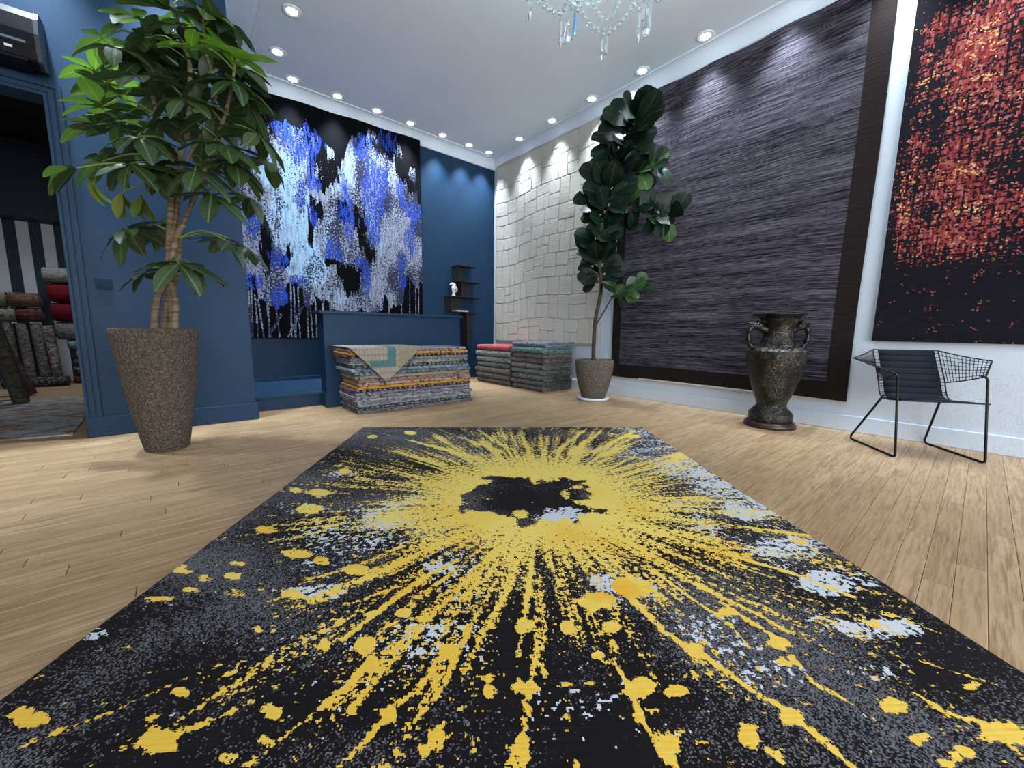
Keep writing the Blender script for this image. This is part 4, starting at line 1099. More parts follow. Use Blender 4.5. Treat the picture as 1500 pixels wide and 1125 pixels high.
def umbrella_tree():
    base = (-0.128, 3.61)
    root = empty('umbrella_tree', (base[0], base[1], 0.74)); tag(root, 'tall umbrella plant with braided pale stems growing in the tall stone pot', 'plant')
    o3 = np.array([base[0], base[1], 0.74])
    pot = empty('plant_pot', (base[0], base[1], 0)); tag(pot, 'tall tapering brown stone planter standing by the blue partition', 'planter')
    mp = mat_stone('rough_brown_stone', (0.070, 0.052, 0.040), (0.125, 0.098, 0.078), (0.27, 0.235, 0.20))
    prof = [(0.115, 0.0), (0.122, 0.012), (0.135, 0.08), (0.158, 0.22), (0.182, 0.38), (0.203, 0.54), (0.218, 0.68), (0.227, 0.79), (0.229, 0.825), (0.225, 0.835), (0.205, 0.835), (0.198, 0.82), (0.195, 0.75)]
    MB().lathe(prof, n=56, fr=lambda w, z: 1+0.006*math.sin(7*w+z*20)).build('pot_body', mp, pot)
    MB().lathe([(0.0, 0.775), (0.10, 0.772), (0.199, 0.765)], n=32).build('soil', M_soil, pot)
    # stems
    mbk = NT('pale_bark', 0.8, 0.2)
    q_ = mbk.obj(); nb = mbk.noise(mbk.map(q_, (30, 30, 9)), 1.0, 4); rg = mbk.noise(mbk.map(q_, (2, 2, 60)), 1.0, 3)
    mbk.color(mbk.mix(mbk.smooth(rg, 0.45, 0.6), mbk.mix(nb, (0.16, 0.115, 0.07), (0.27, 0.21, 0.14)), (0.12, 0.085, 0.05))); mbk.bump(rg, 0.6, 0.006); mbk = mbk.m
    def P(x, y, off=0.0): return Vector(onplane(x, y, base, off)-o3)
    stems = [([(226, 484), (230, 440), (245, 400), (248, 350), (250, 310), (252, 270), (262, 235), (276, 190), (278, 140), (277, 90), (262, 40), (255, 5)], .0, .024),
             ([(241, 484), (246, 440), (258, 400), (262, 350), (258, 310), (262, 280), (258, 240), (240, 220), (232, 180), (222, 130), (212, 60), (206, 20)], .06, .022),
             ([(256, 484), (257, 440), (250, 400), (258, 350), (268, 330), (276, 310), (296, 260), (318, 200), (332, 160), (342, 110), (344, 92)], -.06, .020),
             ([(249, 484), (252, 450), (246, 410), (252, 370), (256, 320), (266, 270), (276, 230), (300, 190), (316, 140), (300, 70), (298, 30)], .03, .018)]
    paths = []
    for pts, off, r0 in stems:
        pp = smooth_path([P(x, y, off*(1-0.4*(i/len(pts)))+0.05*math.sin(i*1.3)*(i > 3)) for i, (x, y) in enumerate(pts)], 4)
        rad = [r0*(1-0.62*i/len(pp))+0.002*math.sin(i*2.4) for i in range(len(pp))]
        MB().tube(pp, rad, 9).build('stem', mbk, root); paths.append(pp)
    ms = plain('green_stalk', (0.14, 0.21, 0.06), 0.5)
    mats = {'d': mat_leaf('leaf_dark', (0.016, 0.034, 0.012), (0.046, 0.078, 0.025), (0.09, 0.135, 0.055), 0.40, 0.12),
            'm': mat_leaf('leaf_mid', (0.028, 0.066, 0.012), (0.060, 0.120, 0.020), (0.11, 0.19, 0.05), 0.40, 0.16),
            'b': mat_leaf('leaf_lit', (0.10, 0.30, 0.014), (0.19, 0.42, 0.03), (0.30, 0.50, 0.08), 0.36, 0.3),  # lamp-lit leaves: the brightening is put into their green
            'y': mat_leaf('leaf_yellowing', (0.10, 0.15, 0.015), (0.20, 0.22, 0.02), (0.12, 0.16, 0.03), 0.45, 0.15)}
    wds = [0.02, 0.085, 0.135, 0.165, 0.18, 0.165, 0.115, 0.03]
    vari = {k: [leaf_mesh('leaflet', [w*s for w in wds], b, c, m, wv) for s, b, c, wv in ((1.15, .10, .22, .01), (1.0, .28, .30, .012), (1.25, .45, .15, .018))] for k, m in mats.items()}
    vn_ = Vector((_n[0], _n[1], 0)); rt = Vector((_r[0], _r[1], 0)).normalized()
    # hubs: px, depth offset, kind, leaflets, leaf length in px, droop
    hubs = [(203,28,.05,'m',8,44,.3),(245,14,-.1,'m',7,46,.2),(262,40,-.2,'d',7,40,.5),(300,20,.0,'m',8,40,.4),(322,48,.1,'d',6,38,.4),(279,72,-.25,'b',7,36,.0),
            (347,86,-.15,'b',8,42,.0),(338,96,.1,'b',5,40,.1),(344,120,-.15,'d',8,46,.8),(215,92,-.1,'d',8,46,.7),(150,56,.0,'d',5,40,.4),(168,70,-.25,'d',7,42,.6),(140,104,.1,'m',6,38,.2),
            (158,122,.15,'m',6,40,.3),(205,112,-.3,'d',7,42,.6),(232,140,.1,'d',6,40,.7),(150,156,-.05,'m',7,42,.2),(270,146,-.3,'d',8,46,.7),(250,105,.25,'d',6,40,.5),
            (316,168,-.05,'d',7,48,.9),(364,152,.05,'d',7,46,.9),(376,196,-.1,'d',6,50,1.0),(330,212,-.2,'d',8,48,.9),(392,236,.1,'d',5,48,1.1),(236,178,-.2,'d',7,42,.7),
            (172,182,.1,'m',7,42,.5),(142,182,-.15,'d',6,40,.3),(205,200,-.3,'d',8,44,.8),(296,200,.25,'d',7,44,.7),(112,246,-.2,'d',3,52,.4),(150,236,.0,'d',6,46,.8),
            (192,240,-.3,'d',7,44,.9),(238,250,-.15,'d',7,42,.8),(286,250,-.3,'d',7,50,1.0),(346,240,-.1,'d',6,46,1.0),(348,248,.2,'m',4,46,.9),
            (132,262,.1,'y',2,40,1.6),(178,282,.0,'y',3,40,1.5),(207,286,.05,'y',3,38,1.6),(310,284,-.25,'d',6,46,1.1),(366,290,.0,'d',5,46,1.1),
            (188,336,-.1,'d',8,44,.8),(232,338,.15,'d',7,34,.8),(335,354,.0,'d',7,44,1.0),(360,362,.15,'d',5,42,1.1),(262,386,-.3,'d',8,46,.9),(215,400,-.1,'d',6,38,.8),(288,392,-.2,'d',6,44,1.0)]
    rs = random.Random(21); nleaf = 0
    allpts = [(pi, q, p) for pi, pp in enumerate(paths) for q, p in enumerate(pp)]
    for hx, hy, off, kind, nlf, Lpx, droop in hubs:
        h = P(hx, hy, off)
        # leave the stem a little above or below the hub
        cand = [(abs(p.z-(h.z+0.0))+0.35*((p-h).length), p) for _, _, p in allpts if p.z > 0.25 and p.z < h.z+0.12]
        a = min(cand, key=lambda c_: c_[0])[1] if cand else paths[0][-1]
        dvec = h-a; L = dvec.length
        out = Vector((dvec.x, dvec.y, 0)); out = out.normalized() if out.length > 0.02 else Vector((rs.uniform(-1, 1), rs.uniform(-1, 1), 0)).normalized()
        mid = (a+h)/2+Vector((0, 0, 0.10*L+0.03))
        st = MB().tube(smooth_path([a, mid, h], 5), [0.006]*10+[0.004], 6).build('leaf_stalk', ms, root)
        # hub frame: axis leans outward
        ax = (Vector((0, 0, 1.0))+out*(0.35+0.5*droop*0.6)).normalized()
        e1 = ax.orthogonal().normalized(); e2 = ax.cross(e1); ph = rs.uniform(0, 6.28)
        for k in range(nlf):
            w = ph+2*math.pi*k/max(nlf, 5)+rs.uniform(-.18, .18)
            rad = e1*math.cos(w)+e2*math.sin(w)
            dd = (rad+ax*(0.36-0.62*droop+rs.uniform(-.15, .15))).normalized()
            if kind == 'y': dd = (Vector((0, 0, -1))+rad*0.5).normalized()
            if (hx, hy) == (112, 246): dd = (-rt*1.0+Vector((0, 0, (0.05, -.35, -.7)[k]))+vn_*rs.uniform(-.4, .1)).normalized()
            Lm = Lpx*2.68/575*rs.uniform(0.86, 1.14)
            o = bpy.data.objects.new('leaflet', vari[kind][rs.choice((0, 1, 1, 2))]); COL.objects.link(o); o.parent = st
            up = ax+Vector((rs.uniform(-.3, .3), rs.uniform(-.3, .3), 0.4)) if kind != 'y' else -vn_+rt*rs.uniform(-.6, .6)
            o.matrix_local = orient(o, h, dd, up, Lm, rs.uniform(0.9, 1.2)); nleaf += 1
    # smaller inner foliage that cannot be told apart leaf by leaf
    inner = MB()
    for _ in range(34):
        hx, hy = rs.gauss(250, 62), rs.choice((rs.uniform(8, 130), rs.uniform(60, 270)))
        if not (120 < hx < 400): continue
        h = P(hx, hy, rs.uniform(-.15, .30))
        if h.y+base[1] > 3.98: h.y = 3.98-base[1]-rs.uniform(0, .1)
        kind = rs.choice('dddm'); ax = Vector((rs.uniform(-.5, .5), rs.uniform(-.5, .5), 1)).normalized()
        e1 = ax.orthogonal().normalized(); e2 = ax.cross(e1)
        for k in range(7):
            w = k*0.9+rs.uniform(-.2, .2); dd = (e1*math.cos(w)+e2*math.sin(w)+ax*rs.uniform(-.5, .15)).normalized()
            m4 = orient(None, h, dd, ax+Vector((rs.uniform(-.3, .3), rs.uniform(-.3, .3), .4)), rs.uniform(.15, .20), 1.0); src = vari['d'][rs.randrange(3)]
            inner.add([m4 @ v.co for v in src.vertices], [tuple(p_.vertices) for p_ in src.polygons], True)
        a = min((p for _, _, p in allpts if p.z > 0.25), key=lambda p: (p-h).length+0.5*abs(p.z-h.z))
        MB().tube(smooth_path([a, (a+h)/2+Vector((0, 0, .05)), h], 4), 0.004, 5).build('leaf_stalk', ms, root)
    oi_ = inner.build('inner_foliage', mats['d'], root); oi_['kind'] = 'stuff'
umbrella_tree()

def fig_tree():
    base = (3.95, 3.10)
    pot = empty('plant_pot', (base[0], base[1], 0.0)); tag(pot, 'short rounded grey-brown stone planter on a white saucer', 'planter')
    mp = mat_stone('speckled_stone', (0.095, 0.078, 0.062), (0.150, 0.128, 0.105), (0.30, 0.275, 0.24), 0.8)
    z0 = 0.034
    prof = [(0.135, 0.0), (0.150, 0.012), (0.175, 0.09), (0.205, 0.20), (0.228, 0.32), (0.238, 0.42), (0.236, 0.465), (0.226, 0.475), (0.206, 0.475), (0.200, 0.45), (0.195, 0.40)]
    MB().lathe([(r, z+z0) for r, z in prof], n=52).build('pot_body', mp, pot)
    MB().lathe([(0.0, 0.45), (0.199, 0.445)], n=28).build('soil', M_soil, pot)
    sa = MB().lathe([(0.165, 0.0), (0.185, 0.006), (0.200, 0.036), (0.194, 0.042), (0.182, 0.033), (0.0, 0.030)], n=44).build('plant_saucer', plain('white_glaze', (0.72, 0.75, 0.80), 0.25, 0.5, 0, 20, 0.04))
    sa.location = (base[0], base[1], 0.0005); tag(sa, 'white round saucer under the fig pot', 'saucer')
    root = empty('fiddle_leaf_fig', (base[0], base[1], 0.44)); tag(root, 'fiddle-leaf fig with large dark leaves growing in the short stone pot', 'plant')
    o3 = np.array([base[0], base[1], 0.44])
    def P(x, y, off=0.0): return Vector(onplane(x, y, base, off)-o3)
    mbk = plain('dark_bark', (0.055, 0.042, 0.032), 0.85, 0.2, 0, 30, 0.4, 0.6)
    trunk = smooth_path([P(869, 532), P(870, 500), P(872, 470), P(878, 440), P(881, 420), P(878, 390), P(874, 365), P(880, 340), P(888, 315), P(890, 285), P(900, 255), P(912, 225), P(922, 195), P(932, 172)], 4)
    trunk[0].z = -0.01
    MB().tube(trunk, [0.022*(1-0.65*i/len(trunk))+0.003 for i in range(len(trunk))], 9).build('trunk', mbk, root)
    br1 = smooth_path([P(874, 474), P(884, 458), P(893, 442), P(903, 430, -.05), P(922, 424, -.08), P(940, 418, -.1)], 4)
    br2 = smooth_path([P(889, 310), P(915, 302, -.08), P(945, 312, -.18), P(968, 318, -.30), P(986, 318, -.38)], 4)
    br3 = smooth_path([P(900, 258), P(925, 255, -.06), P(948, 247, -.16), P(962, 243, -.24)], 4)
    for b in (br1, br2, br3): MB().tube(b, [0.010*(1-0.6*i/len(b)) for i in range(len(b))], 7).build('branch', mbk, root)
    stk = plain('stake', (0.32, 0.36, 0.33), 0.6)
    for x in (876.5, 880.5):
        a, b = P(x, 532, 0.03), P(x, 425, 0.03); a.z = -0.01
        MB().tube([a, b], 0.006, 6).build('support_stake', stk, root)
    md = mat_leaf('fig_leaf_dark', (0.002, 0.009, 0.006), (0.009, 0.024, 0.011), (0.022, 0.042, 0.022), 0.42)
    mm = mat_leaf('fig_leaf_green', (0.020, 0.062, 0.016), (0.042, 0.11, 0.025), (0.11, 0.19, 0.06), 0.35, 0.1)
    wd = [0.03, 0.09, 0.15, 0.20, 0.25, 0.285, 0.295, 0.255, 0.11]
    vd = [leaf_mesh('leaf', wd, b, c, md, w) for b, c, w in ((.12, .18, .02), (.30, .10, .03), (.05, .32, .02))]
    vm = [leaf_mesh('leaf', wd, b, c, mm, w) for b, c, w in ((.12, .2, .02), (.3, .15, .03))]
    rs = random.Random(6)
    vn_ = Vector((_n[0], _n[1], 0)); rt = Vector((_r[0], _r[1], 0)).normalized(); upv = Vector((0, 0, 1))
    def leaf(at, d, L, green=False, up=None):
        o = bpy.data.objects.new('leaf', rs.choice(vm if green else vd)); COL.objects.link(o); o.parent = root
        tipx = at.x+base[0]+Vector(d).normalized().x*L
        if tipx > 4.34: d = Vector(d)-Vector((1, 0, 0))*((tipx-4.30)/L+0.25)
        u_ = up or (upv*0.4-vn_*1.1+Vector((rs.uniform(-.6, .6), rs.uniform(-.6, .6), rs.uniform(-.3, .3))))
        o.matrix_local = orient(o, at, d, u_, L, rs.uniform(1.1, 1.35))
    # dense foliage along the trunk from y=410 up
    i0 = 17; n_t = len(trunk)
    for i in range(i0, n_t):
        f_ = (i-i0)/(n_t-1-i0)
        k = 3 if f_ < 0.35 else 4
        for j in range(k):
            w = i*2.4+j*2*math.pi/k+rs.uniform(-.4, .4)
            side = rt*math.cos(w)+vn_*math.sin(w)
            el = rs.uniform(-0.25, 0.75)
            L = rs.uniform(0.24, 0.33)*(0.92 if f_ < 0.3 else 1.12)
            leaf(trunk[i]+side*0.03+upv*rs.uniform(-.03, .05), side+upv*el, L)
    for k in range(7):
        w = k*0.9; side = rt*math.cos(w)+vn_*math.sin(w)
        leaf(trunk[-1], side*0.8+upv*rs.uniform(0.2, 0.9), rs.uniform(.24, .30))
    # a few leaves low on the left
    for x, y, dx, dz in ((868,392,-1,.1),(866,402,-1,-.2),(868,370,-1,.5),(872,382,-.6,.9),(872,415,-1,-.7),(884,412,.8,-.4),(882,400,.7,.6)):
        leaf(P(x, y, rs.uniform(-.06, .06)), rt*dx+upv*dz+vn_*rs.uniform(-.4, .2), rs.uniform(.17, .23), rs.random() < .25)
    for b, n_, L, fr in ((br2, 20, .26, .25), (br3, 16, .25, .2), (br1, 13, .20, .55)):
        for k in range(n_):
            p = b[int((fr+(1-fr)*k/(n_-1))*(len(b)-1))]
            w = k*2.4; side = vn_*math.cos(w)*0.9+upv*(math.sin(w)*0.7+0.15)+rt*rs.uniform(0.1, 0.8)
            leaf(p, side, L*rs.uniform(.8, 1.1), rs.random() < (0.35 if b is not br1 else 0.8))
fig_tree()

# ------------------------------------------------------------------ bronze vase
def vase():
    c = (4.165, 1.205)
    root = empty('floor_vase', (c[0], c[1], 0.0), math.radians(0)); tag(root, 'large dark bronze vase with two figural handles standing before the striped rug', 'vase')
    t = NT('patinated_bronze', 0.36, 0.5); t.b.inputs['Metallic'].default_value = 0.35
    p = t.obj(); n = t.noise(p, 9, 4); wv = t.noise(t.map(p, (1, 1, 1)), 16, 3, 0.6, 2.2); v = t.voro(t.vmath('ADD', p, t.map(t.node('ShaderNodeTexNoise', {'Vector': p, 'Scale': 14.0}).outputs[1], (.05, .05, .05))), 15, 'F1'); 
    line = t.math('LESS_THAN', t.math('ABSOLUTE', t.math('SUBTRACT', wv, 0.5)), 0.035)
    v2 = t.voro(t.vmath('ADD', p, (0.3, 0.1, 0.7)), 40, 'F1')
    orn = t.math('MAXIMUM', t.step(t.math('SINE', t.math('MULTIPLY', v[0], 24.0)), 0.60), t.math('MULTIPLY', t.step(t.math('SINE', t.math('MULTIPLY', v2[0], 16.0)), 0.80), 0.7))
    base = t.mix(n, (0.004, 0.0036, 0.003), (0.011, 0.010, 0.008))
    cl = t.mix(t.math('MULTIPLY', orn, t.math('MULTIPLY', t.smooth(n, 0.36, 0.60), 0.8)), base, (0.105, 0.092, 0.064))
    cl = t.mix(t.math('MULTIPLY', t.smooth(t.noise(p, 22, 3), 0.6, 0.72), 0.35), cl, (0.055, 0.053, 0.050))
    t.color(cl); t.put(t.b.inputs['Roughness'], t.math('ADD', 0.28, t.math('MULTIPLY', n, 0.25)))
    t.bump(t.math('ADD', orn, wv), 0.8, 0.012); mb_ = t.m
    t2 = NT('bronze_shoulder', 0.34, 0.5); t2.b.inputs['Metallic'].default_value = 0.6
    p = t2.obj(); n = t2.noise(p, 30, 3, 0.6, 1.0); t2.color(t2.mix(t2.smooth(n, 0.42, 0.6), (0.02, 0.018, 0.016), (0.17, 0.155, 0.13))); t2.bump(n, 0.8, 0.01)
    mr = plain('dark_bronze', (0.022, 0.019, 0.017), 0.32, 0.5, 0.6, 20, 0.35, 0.3)
    MB().lathe([(0.0, 0.0), (0.205, 0.0), (0.212, 0.012), (0.206, 0.035), (0.190, 0.055), (0.0, 0.055)], n=48).build('plinth', plain('dark_red_wood', (0.030, 0.012, 0.011), 0.35, 0.5), root)
    MB().lathe([(0.172, 0.055), (0.178, 0.062), (0.178, 0.125), (0.170, 0.135), (0.150, 0.160), (0.128, 0.180), (0.118, 0.205)], n=48, fr=lambda w, z: 1+0.012*math.cos(8*w)).build('foot', mb_, root)
    body = [(0.118, 0.205), (0.128, 0.240), (0.150, 0.300), (0.180, 0.390), (0.208, 0.490), (0.228, 0.590), (0.238, 0.660), (0.241, 0.692), (0.236, 0.705)]
    MB().lathe(body, n=56).build('body', mb_, root)
    MB().lathe([(0.243, 0.700), (0.240, 0.708), (0.205, 0.728), (0.165, 0.745), (0.150, 0.760)], n=56).build('shoulder', t2.m, root)
    MB().lathe([(0.150, 0.760), (0.140, 0.770), (0.122, 0.805), (0.116, 0.850), (0.120, 0.900), (0.136, 0.955), (0.152, 0.985)], n=48).build('neck', mb_, root)
    petal = lambda w, z: 1+max(0, (z-0.985))/0.045*(0.055*math.cos(6*w))
    MB().lathe([(0.152, 0.985), (0.170, 1.008), (0.198, 1.022), (0.203, 1.030), (0.194, 1.032), (0.165, 1.018), (0.140, 0.99), (0.115, 0.93), (0.10, 0.85), (0.0, 0.84)], n=72, fr=petal).build('rim', mr, root)
    ra = Vector((_n[1], -_n[0], 0)); ra = Vector((_r[0], _r[1], 0)).normalized()
    for s in (-1, 1):
        a = ra*s
        def Q(r_, z): return tuple(a*r_+Vector((0, 0, z)))
        path = smooth_path([Q(.112, .885), Q(.165, .905), Q(.225, .925), Q(.262, .895), Q(.272, .84), Q(.262, .78), Q(.236, .735), Q(.214, .722)], 4)
        n_ = len(path); rad = [0.038-0.018*min(1, i/(n_*0.45))+0.004*math.sin(i*1.1) for i in range(n_)]
        h = MB().tube(path, rad, 10).build('handle', mr, root)
        # figural head with ears, brow and tusk on the upper bend
        hd = MB(); hd.lathe([(0.0, -0.034), (0.022, -0.026), (0.036, 0.0), (0.028, 0.024), (0.0, 0.034)], Q(.180, .925), 12)
        hd.build('head', mr, h)
        side = Vector((-a.y, a.x, 0))
        for e in (-1, 1):
            b0 = Vector(Q(.165, .945))+side*0.02*e
            MB().tube([b0, b0+side*0.03*e+Vector((0, 0, .02)), b0+side*0.04*e-a*0.015+Vector((0, 0, .005))], [.012, .014, .004], 6).build('ear', mr, h)
            b1 = Vector(Q(.215, .920))+side*0.015*e
            MB().tube([b1, b1+a*0.045+Vector((0, 0, .0)), b1+a*0.075+Vector((0, 0, .022))], [.009, .007, .003], 6).build('tusk', mr, h)
        MB().tube([Q(.20, .935), Q(.235, .950), Q(.262, .945), Q(.285, .955)], [.016, .015, .010, .004], 8).build('crest', mr, h)
vase()

# ------------------------------------------------------------------ wire lounge chair
def chair():
    o3 = Vector((3.78, 0.309, 0)); s_ = Vector((.612, -.791, 0)); d_ = Vector((.791, .612, 0))
    root = empty('wire_chair', o3); tag(root, 'black wire lounge chair with a channelled leather pad against the white wall', 'chair')
    def Q(s, d, z): return s_*s+d_*d+Vector((0, 0, z))
    R = 0.0075; wdt = 0.514
    ins = 0.0
    for sgn in (0, 1):
        fx = lambda s: s if sgn == 0 else wdt-s
        pts = [Q(fx(0.005), .30, .578), Q(fx(0.0), .13, .585), Q(fx(0.0), .095, .578), Q(fx(0), .082, .560), Q(fx(0), .004, .03), Q(fx(0), .006, .012), Q(fx(0), .02, R), Q(fx(0), .485, R), Q(fx(0.001), .503, .012), Q(fx(.003), .508, .03), Q(fx(.075), .315, .405)]
        MB().tube(pts[1:], R, 8).build('leg_frame', M_black, root)
        for k in (0.04, 0.45):
            MB().box(-.016, .016, -.008, .008, 0, .004).build('glide', M_black, root, Q(fx(0), k, 0))
    # wires helper
    def wires(grid, r_):
        mb = MB()
        for row in grid: mb.tube(row, r_, 4, False)
        for col in zip(*grid): mb.tube(list(col), r_, 4, False)
        return mb
    # seat/back shell profile (d, z)
    prof = [(.03, .405), (.10, .398), (.18, .390), (.25, .384), (.285, .392), (.312, .415), (.330, .455), (.348, .51), (.385, .59), (.420, .665), (.455, .742)]
    sa, sb = .045, wdt-.045
    def half(d, z): return 0.0
    pp = smooth_path([Vector((d, z, 0)) for d, z in prof], 3)
    shell = [[Q(sa+(sb-sa)*i/13-(0.04*(1-2*i/13) if k < 6 else 0.0), q.x, q.y) for i in range(14)] for k, q in enumerate(pp)]
    wires(shell, 0.0022).build('wire_shell', M_black, root)
    rim = MB().tube([r_[0] for r_ in shell], 0.004, 6); rim.tube([r_[-1] for r_ in shell], 0.004, 6); rim.tube(shell[0], 0.005, 6); rim.tube(shell[-1], 0.004, 6)
    rim.build('shell_rim', M_black, root)
    # wings
    for sgn in (0, 1):
        fx = lambda s: s if sgn == 0 else wdt-s
        tl, bl, tip, fr = Q(fx(sa), .455, .742), Q(fx(sa), .348, .51), Q(fx(-.17), .29, .680), Q(fx(0.0), .10, .583)
        ext = Q(fx(-.045), .09, .600)
        N_, K_ = 13, 7
        grid = []
        for i in range(K_+1):
            f_ = i/K_; a = tl.lerp(bl, f_); b = tip.lerp(fr, f_); row = []
            for j in range(N_+1):
                g = j/N_; q = a.lerp(b, g); q = q+Vector((0, 0, -0.006*math.sin(math.pi*g)))
                row.append(q)
            grid.append(row)
        w = wires(grid, 0.0022); w.build('wire_wing', M_black, root)
        rm = MB().tube(grid[0], 0.0042, 6); rm.tube(grid[-1], 0.0042, 6); rm.tube([r_[-1] for r_ in grid], 0.0055, 6); rm.build('wing_rim', M_black, root)
    # pad with horizontal channels
    t = NT('blue_black_leather', 0.65, 0.08); n = t.noise(t.obj(), 120, 3); t.color(t.mix(n, (0.005, 0.007, 0.011), (0.011, 0.014, 0.021))); t.bump(n, 0.2, 0.002)
    pa, pb = .075, wdt-.075
    path = smooth_path([Vector((d, z, 0)) for d, z in prof], 6)
    cum = [0.0]
    for i in range(1, len(path)): cum.append(cum[-1]+(path[i]-path[i-1]).length)
    tot = cum[-1]; nch = 13
    pads = []
    for c in range(nch):
        lo, hi = tot*c/nch, tot*(c+1)/nch
        secs = []
        for k in range(6):
            q = lo+(hi-lo)*k/5; i = max(1, min(len(cum)-1, next((j for j, v in enumerate(cum) if v >= q), len(cum)-1)))
            f_ = (q-cum[i-1])/(cum[i]-cum[i-1]+1e-9); p = path[i-1].lerp(path[i], f_); tg = (path[i]-path[i-1]).normalized(); nn = Vector((-tg.y, tg.x, 0))
            if nn.y < 0 and abs(nn.y) > abs(nn.x): nn = -nn
            if nn.x > 0 and abs(nn.x) >= abs(nn.y): nn = -nn
            secs.append((p, nn, 0.009+0.0055*math.sin(math.pi*k/5)))
        V, F_ = [], []
        ns = 5
        for k, (p, nn, h) in enumerate(secs):
            for side in (0.004, h):
                for j in range(ns):
                    s = pa+(pb-pa)*j/(ns-1); e = 0.6 if j in (0, ns-1) and side != 0.004 else 1.0
                    r_ = p+nn*(side*e if side != 0.004 else side); V.append(Q(s, r_.x, r_.y))
        for k in range(5):
            b0, b1 = k*2*ns, (k+1)*2*ns
            for j in range(ns-1):
                F_.append((b0+ns+j, b0+ns+j+1, b1+ns+j+1, b1+ns+j)); F_.append((b0+j, b1+j, b1+j+1, b0+j+1))
            F_.append((b0, b0+ns, b1+ns, b1)); F_.append((b0+ns-1, b1+ns-1, b1+2*ns-1, b0+2*ns-1))
        F_ += [(0, 1, 2, 3, 4, 9, 8, 7, 6, 5), tuple(5*2*ns+i for i in (5, 6, 7, 8, 9, 4, 3, 2, 1, 0))]
        pads.append((V, F_))
    root_pad = MB().add(*pads[0], True).build('pad', t.m, root)
    root_pad['label'] = 'dark blue-black leather pad'
    for V, F_ in pads[1:]: MB().add(V, F_, True).build('pad_channel', t.m, root_pad)
chair()

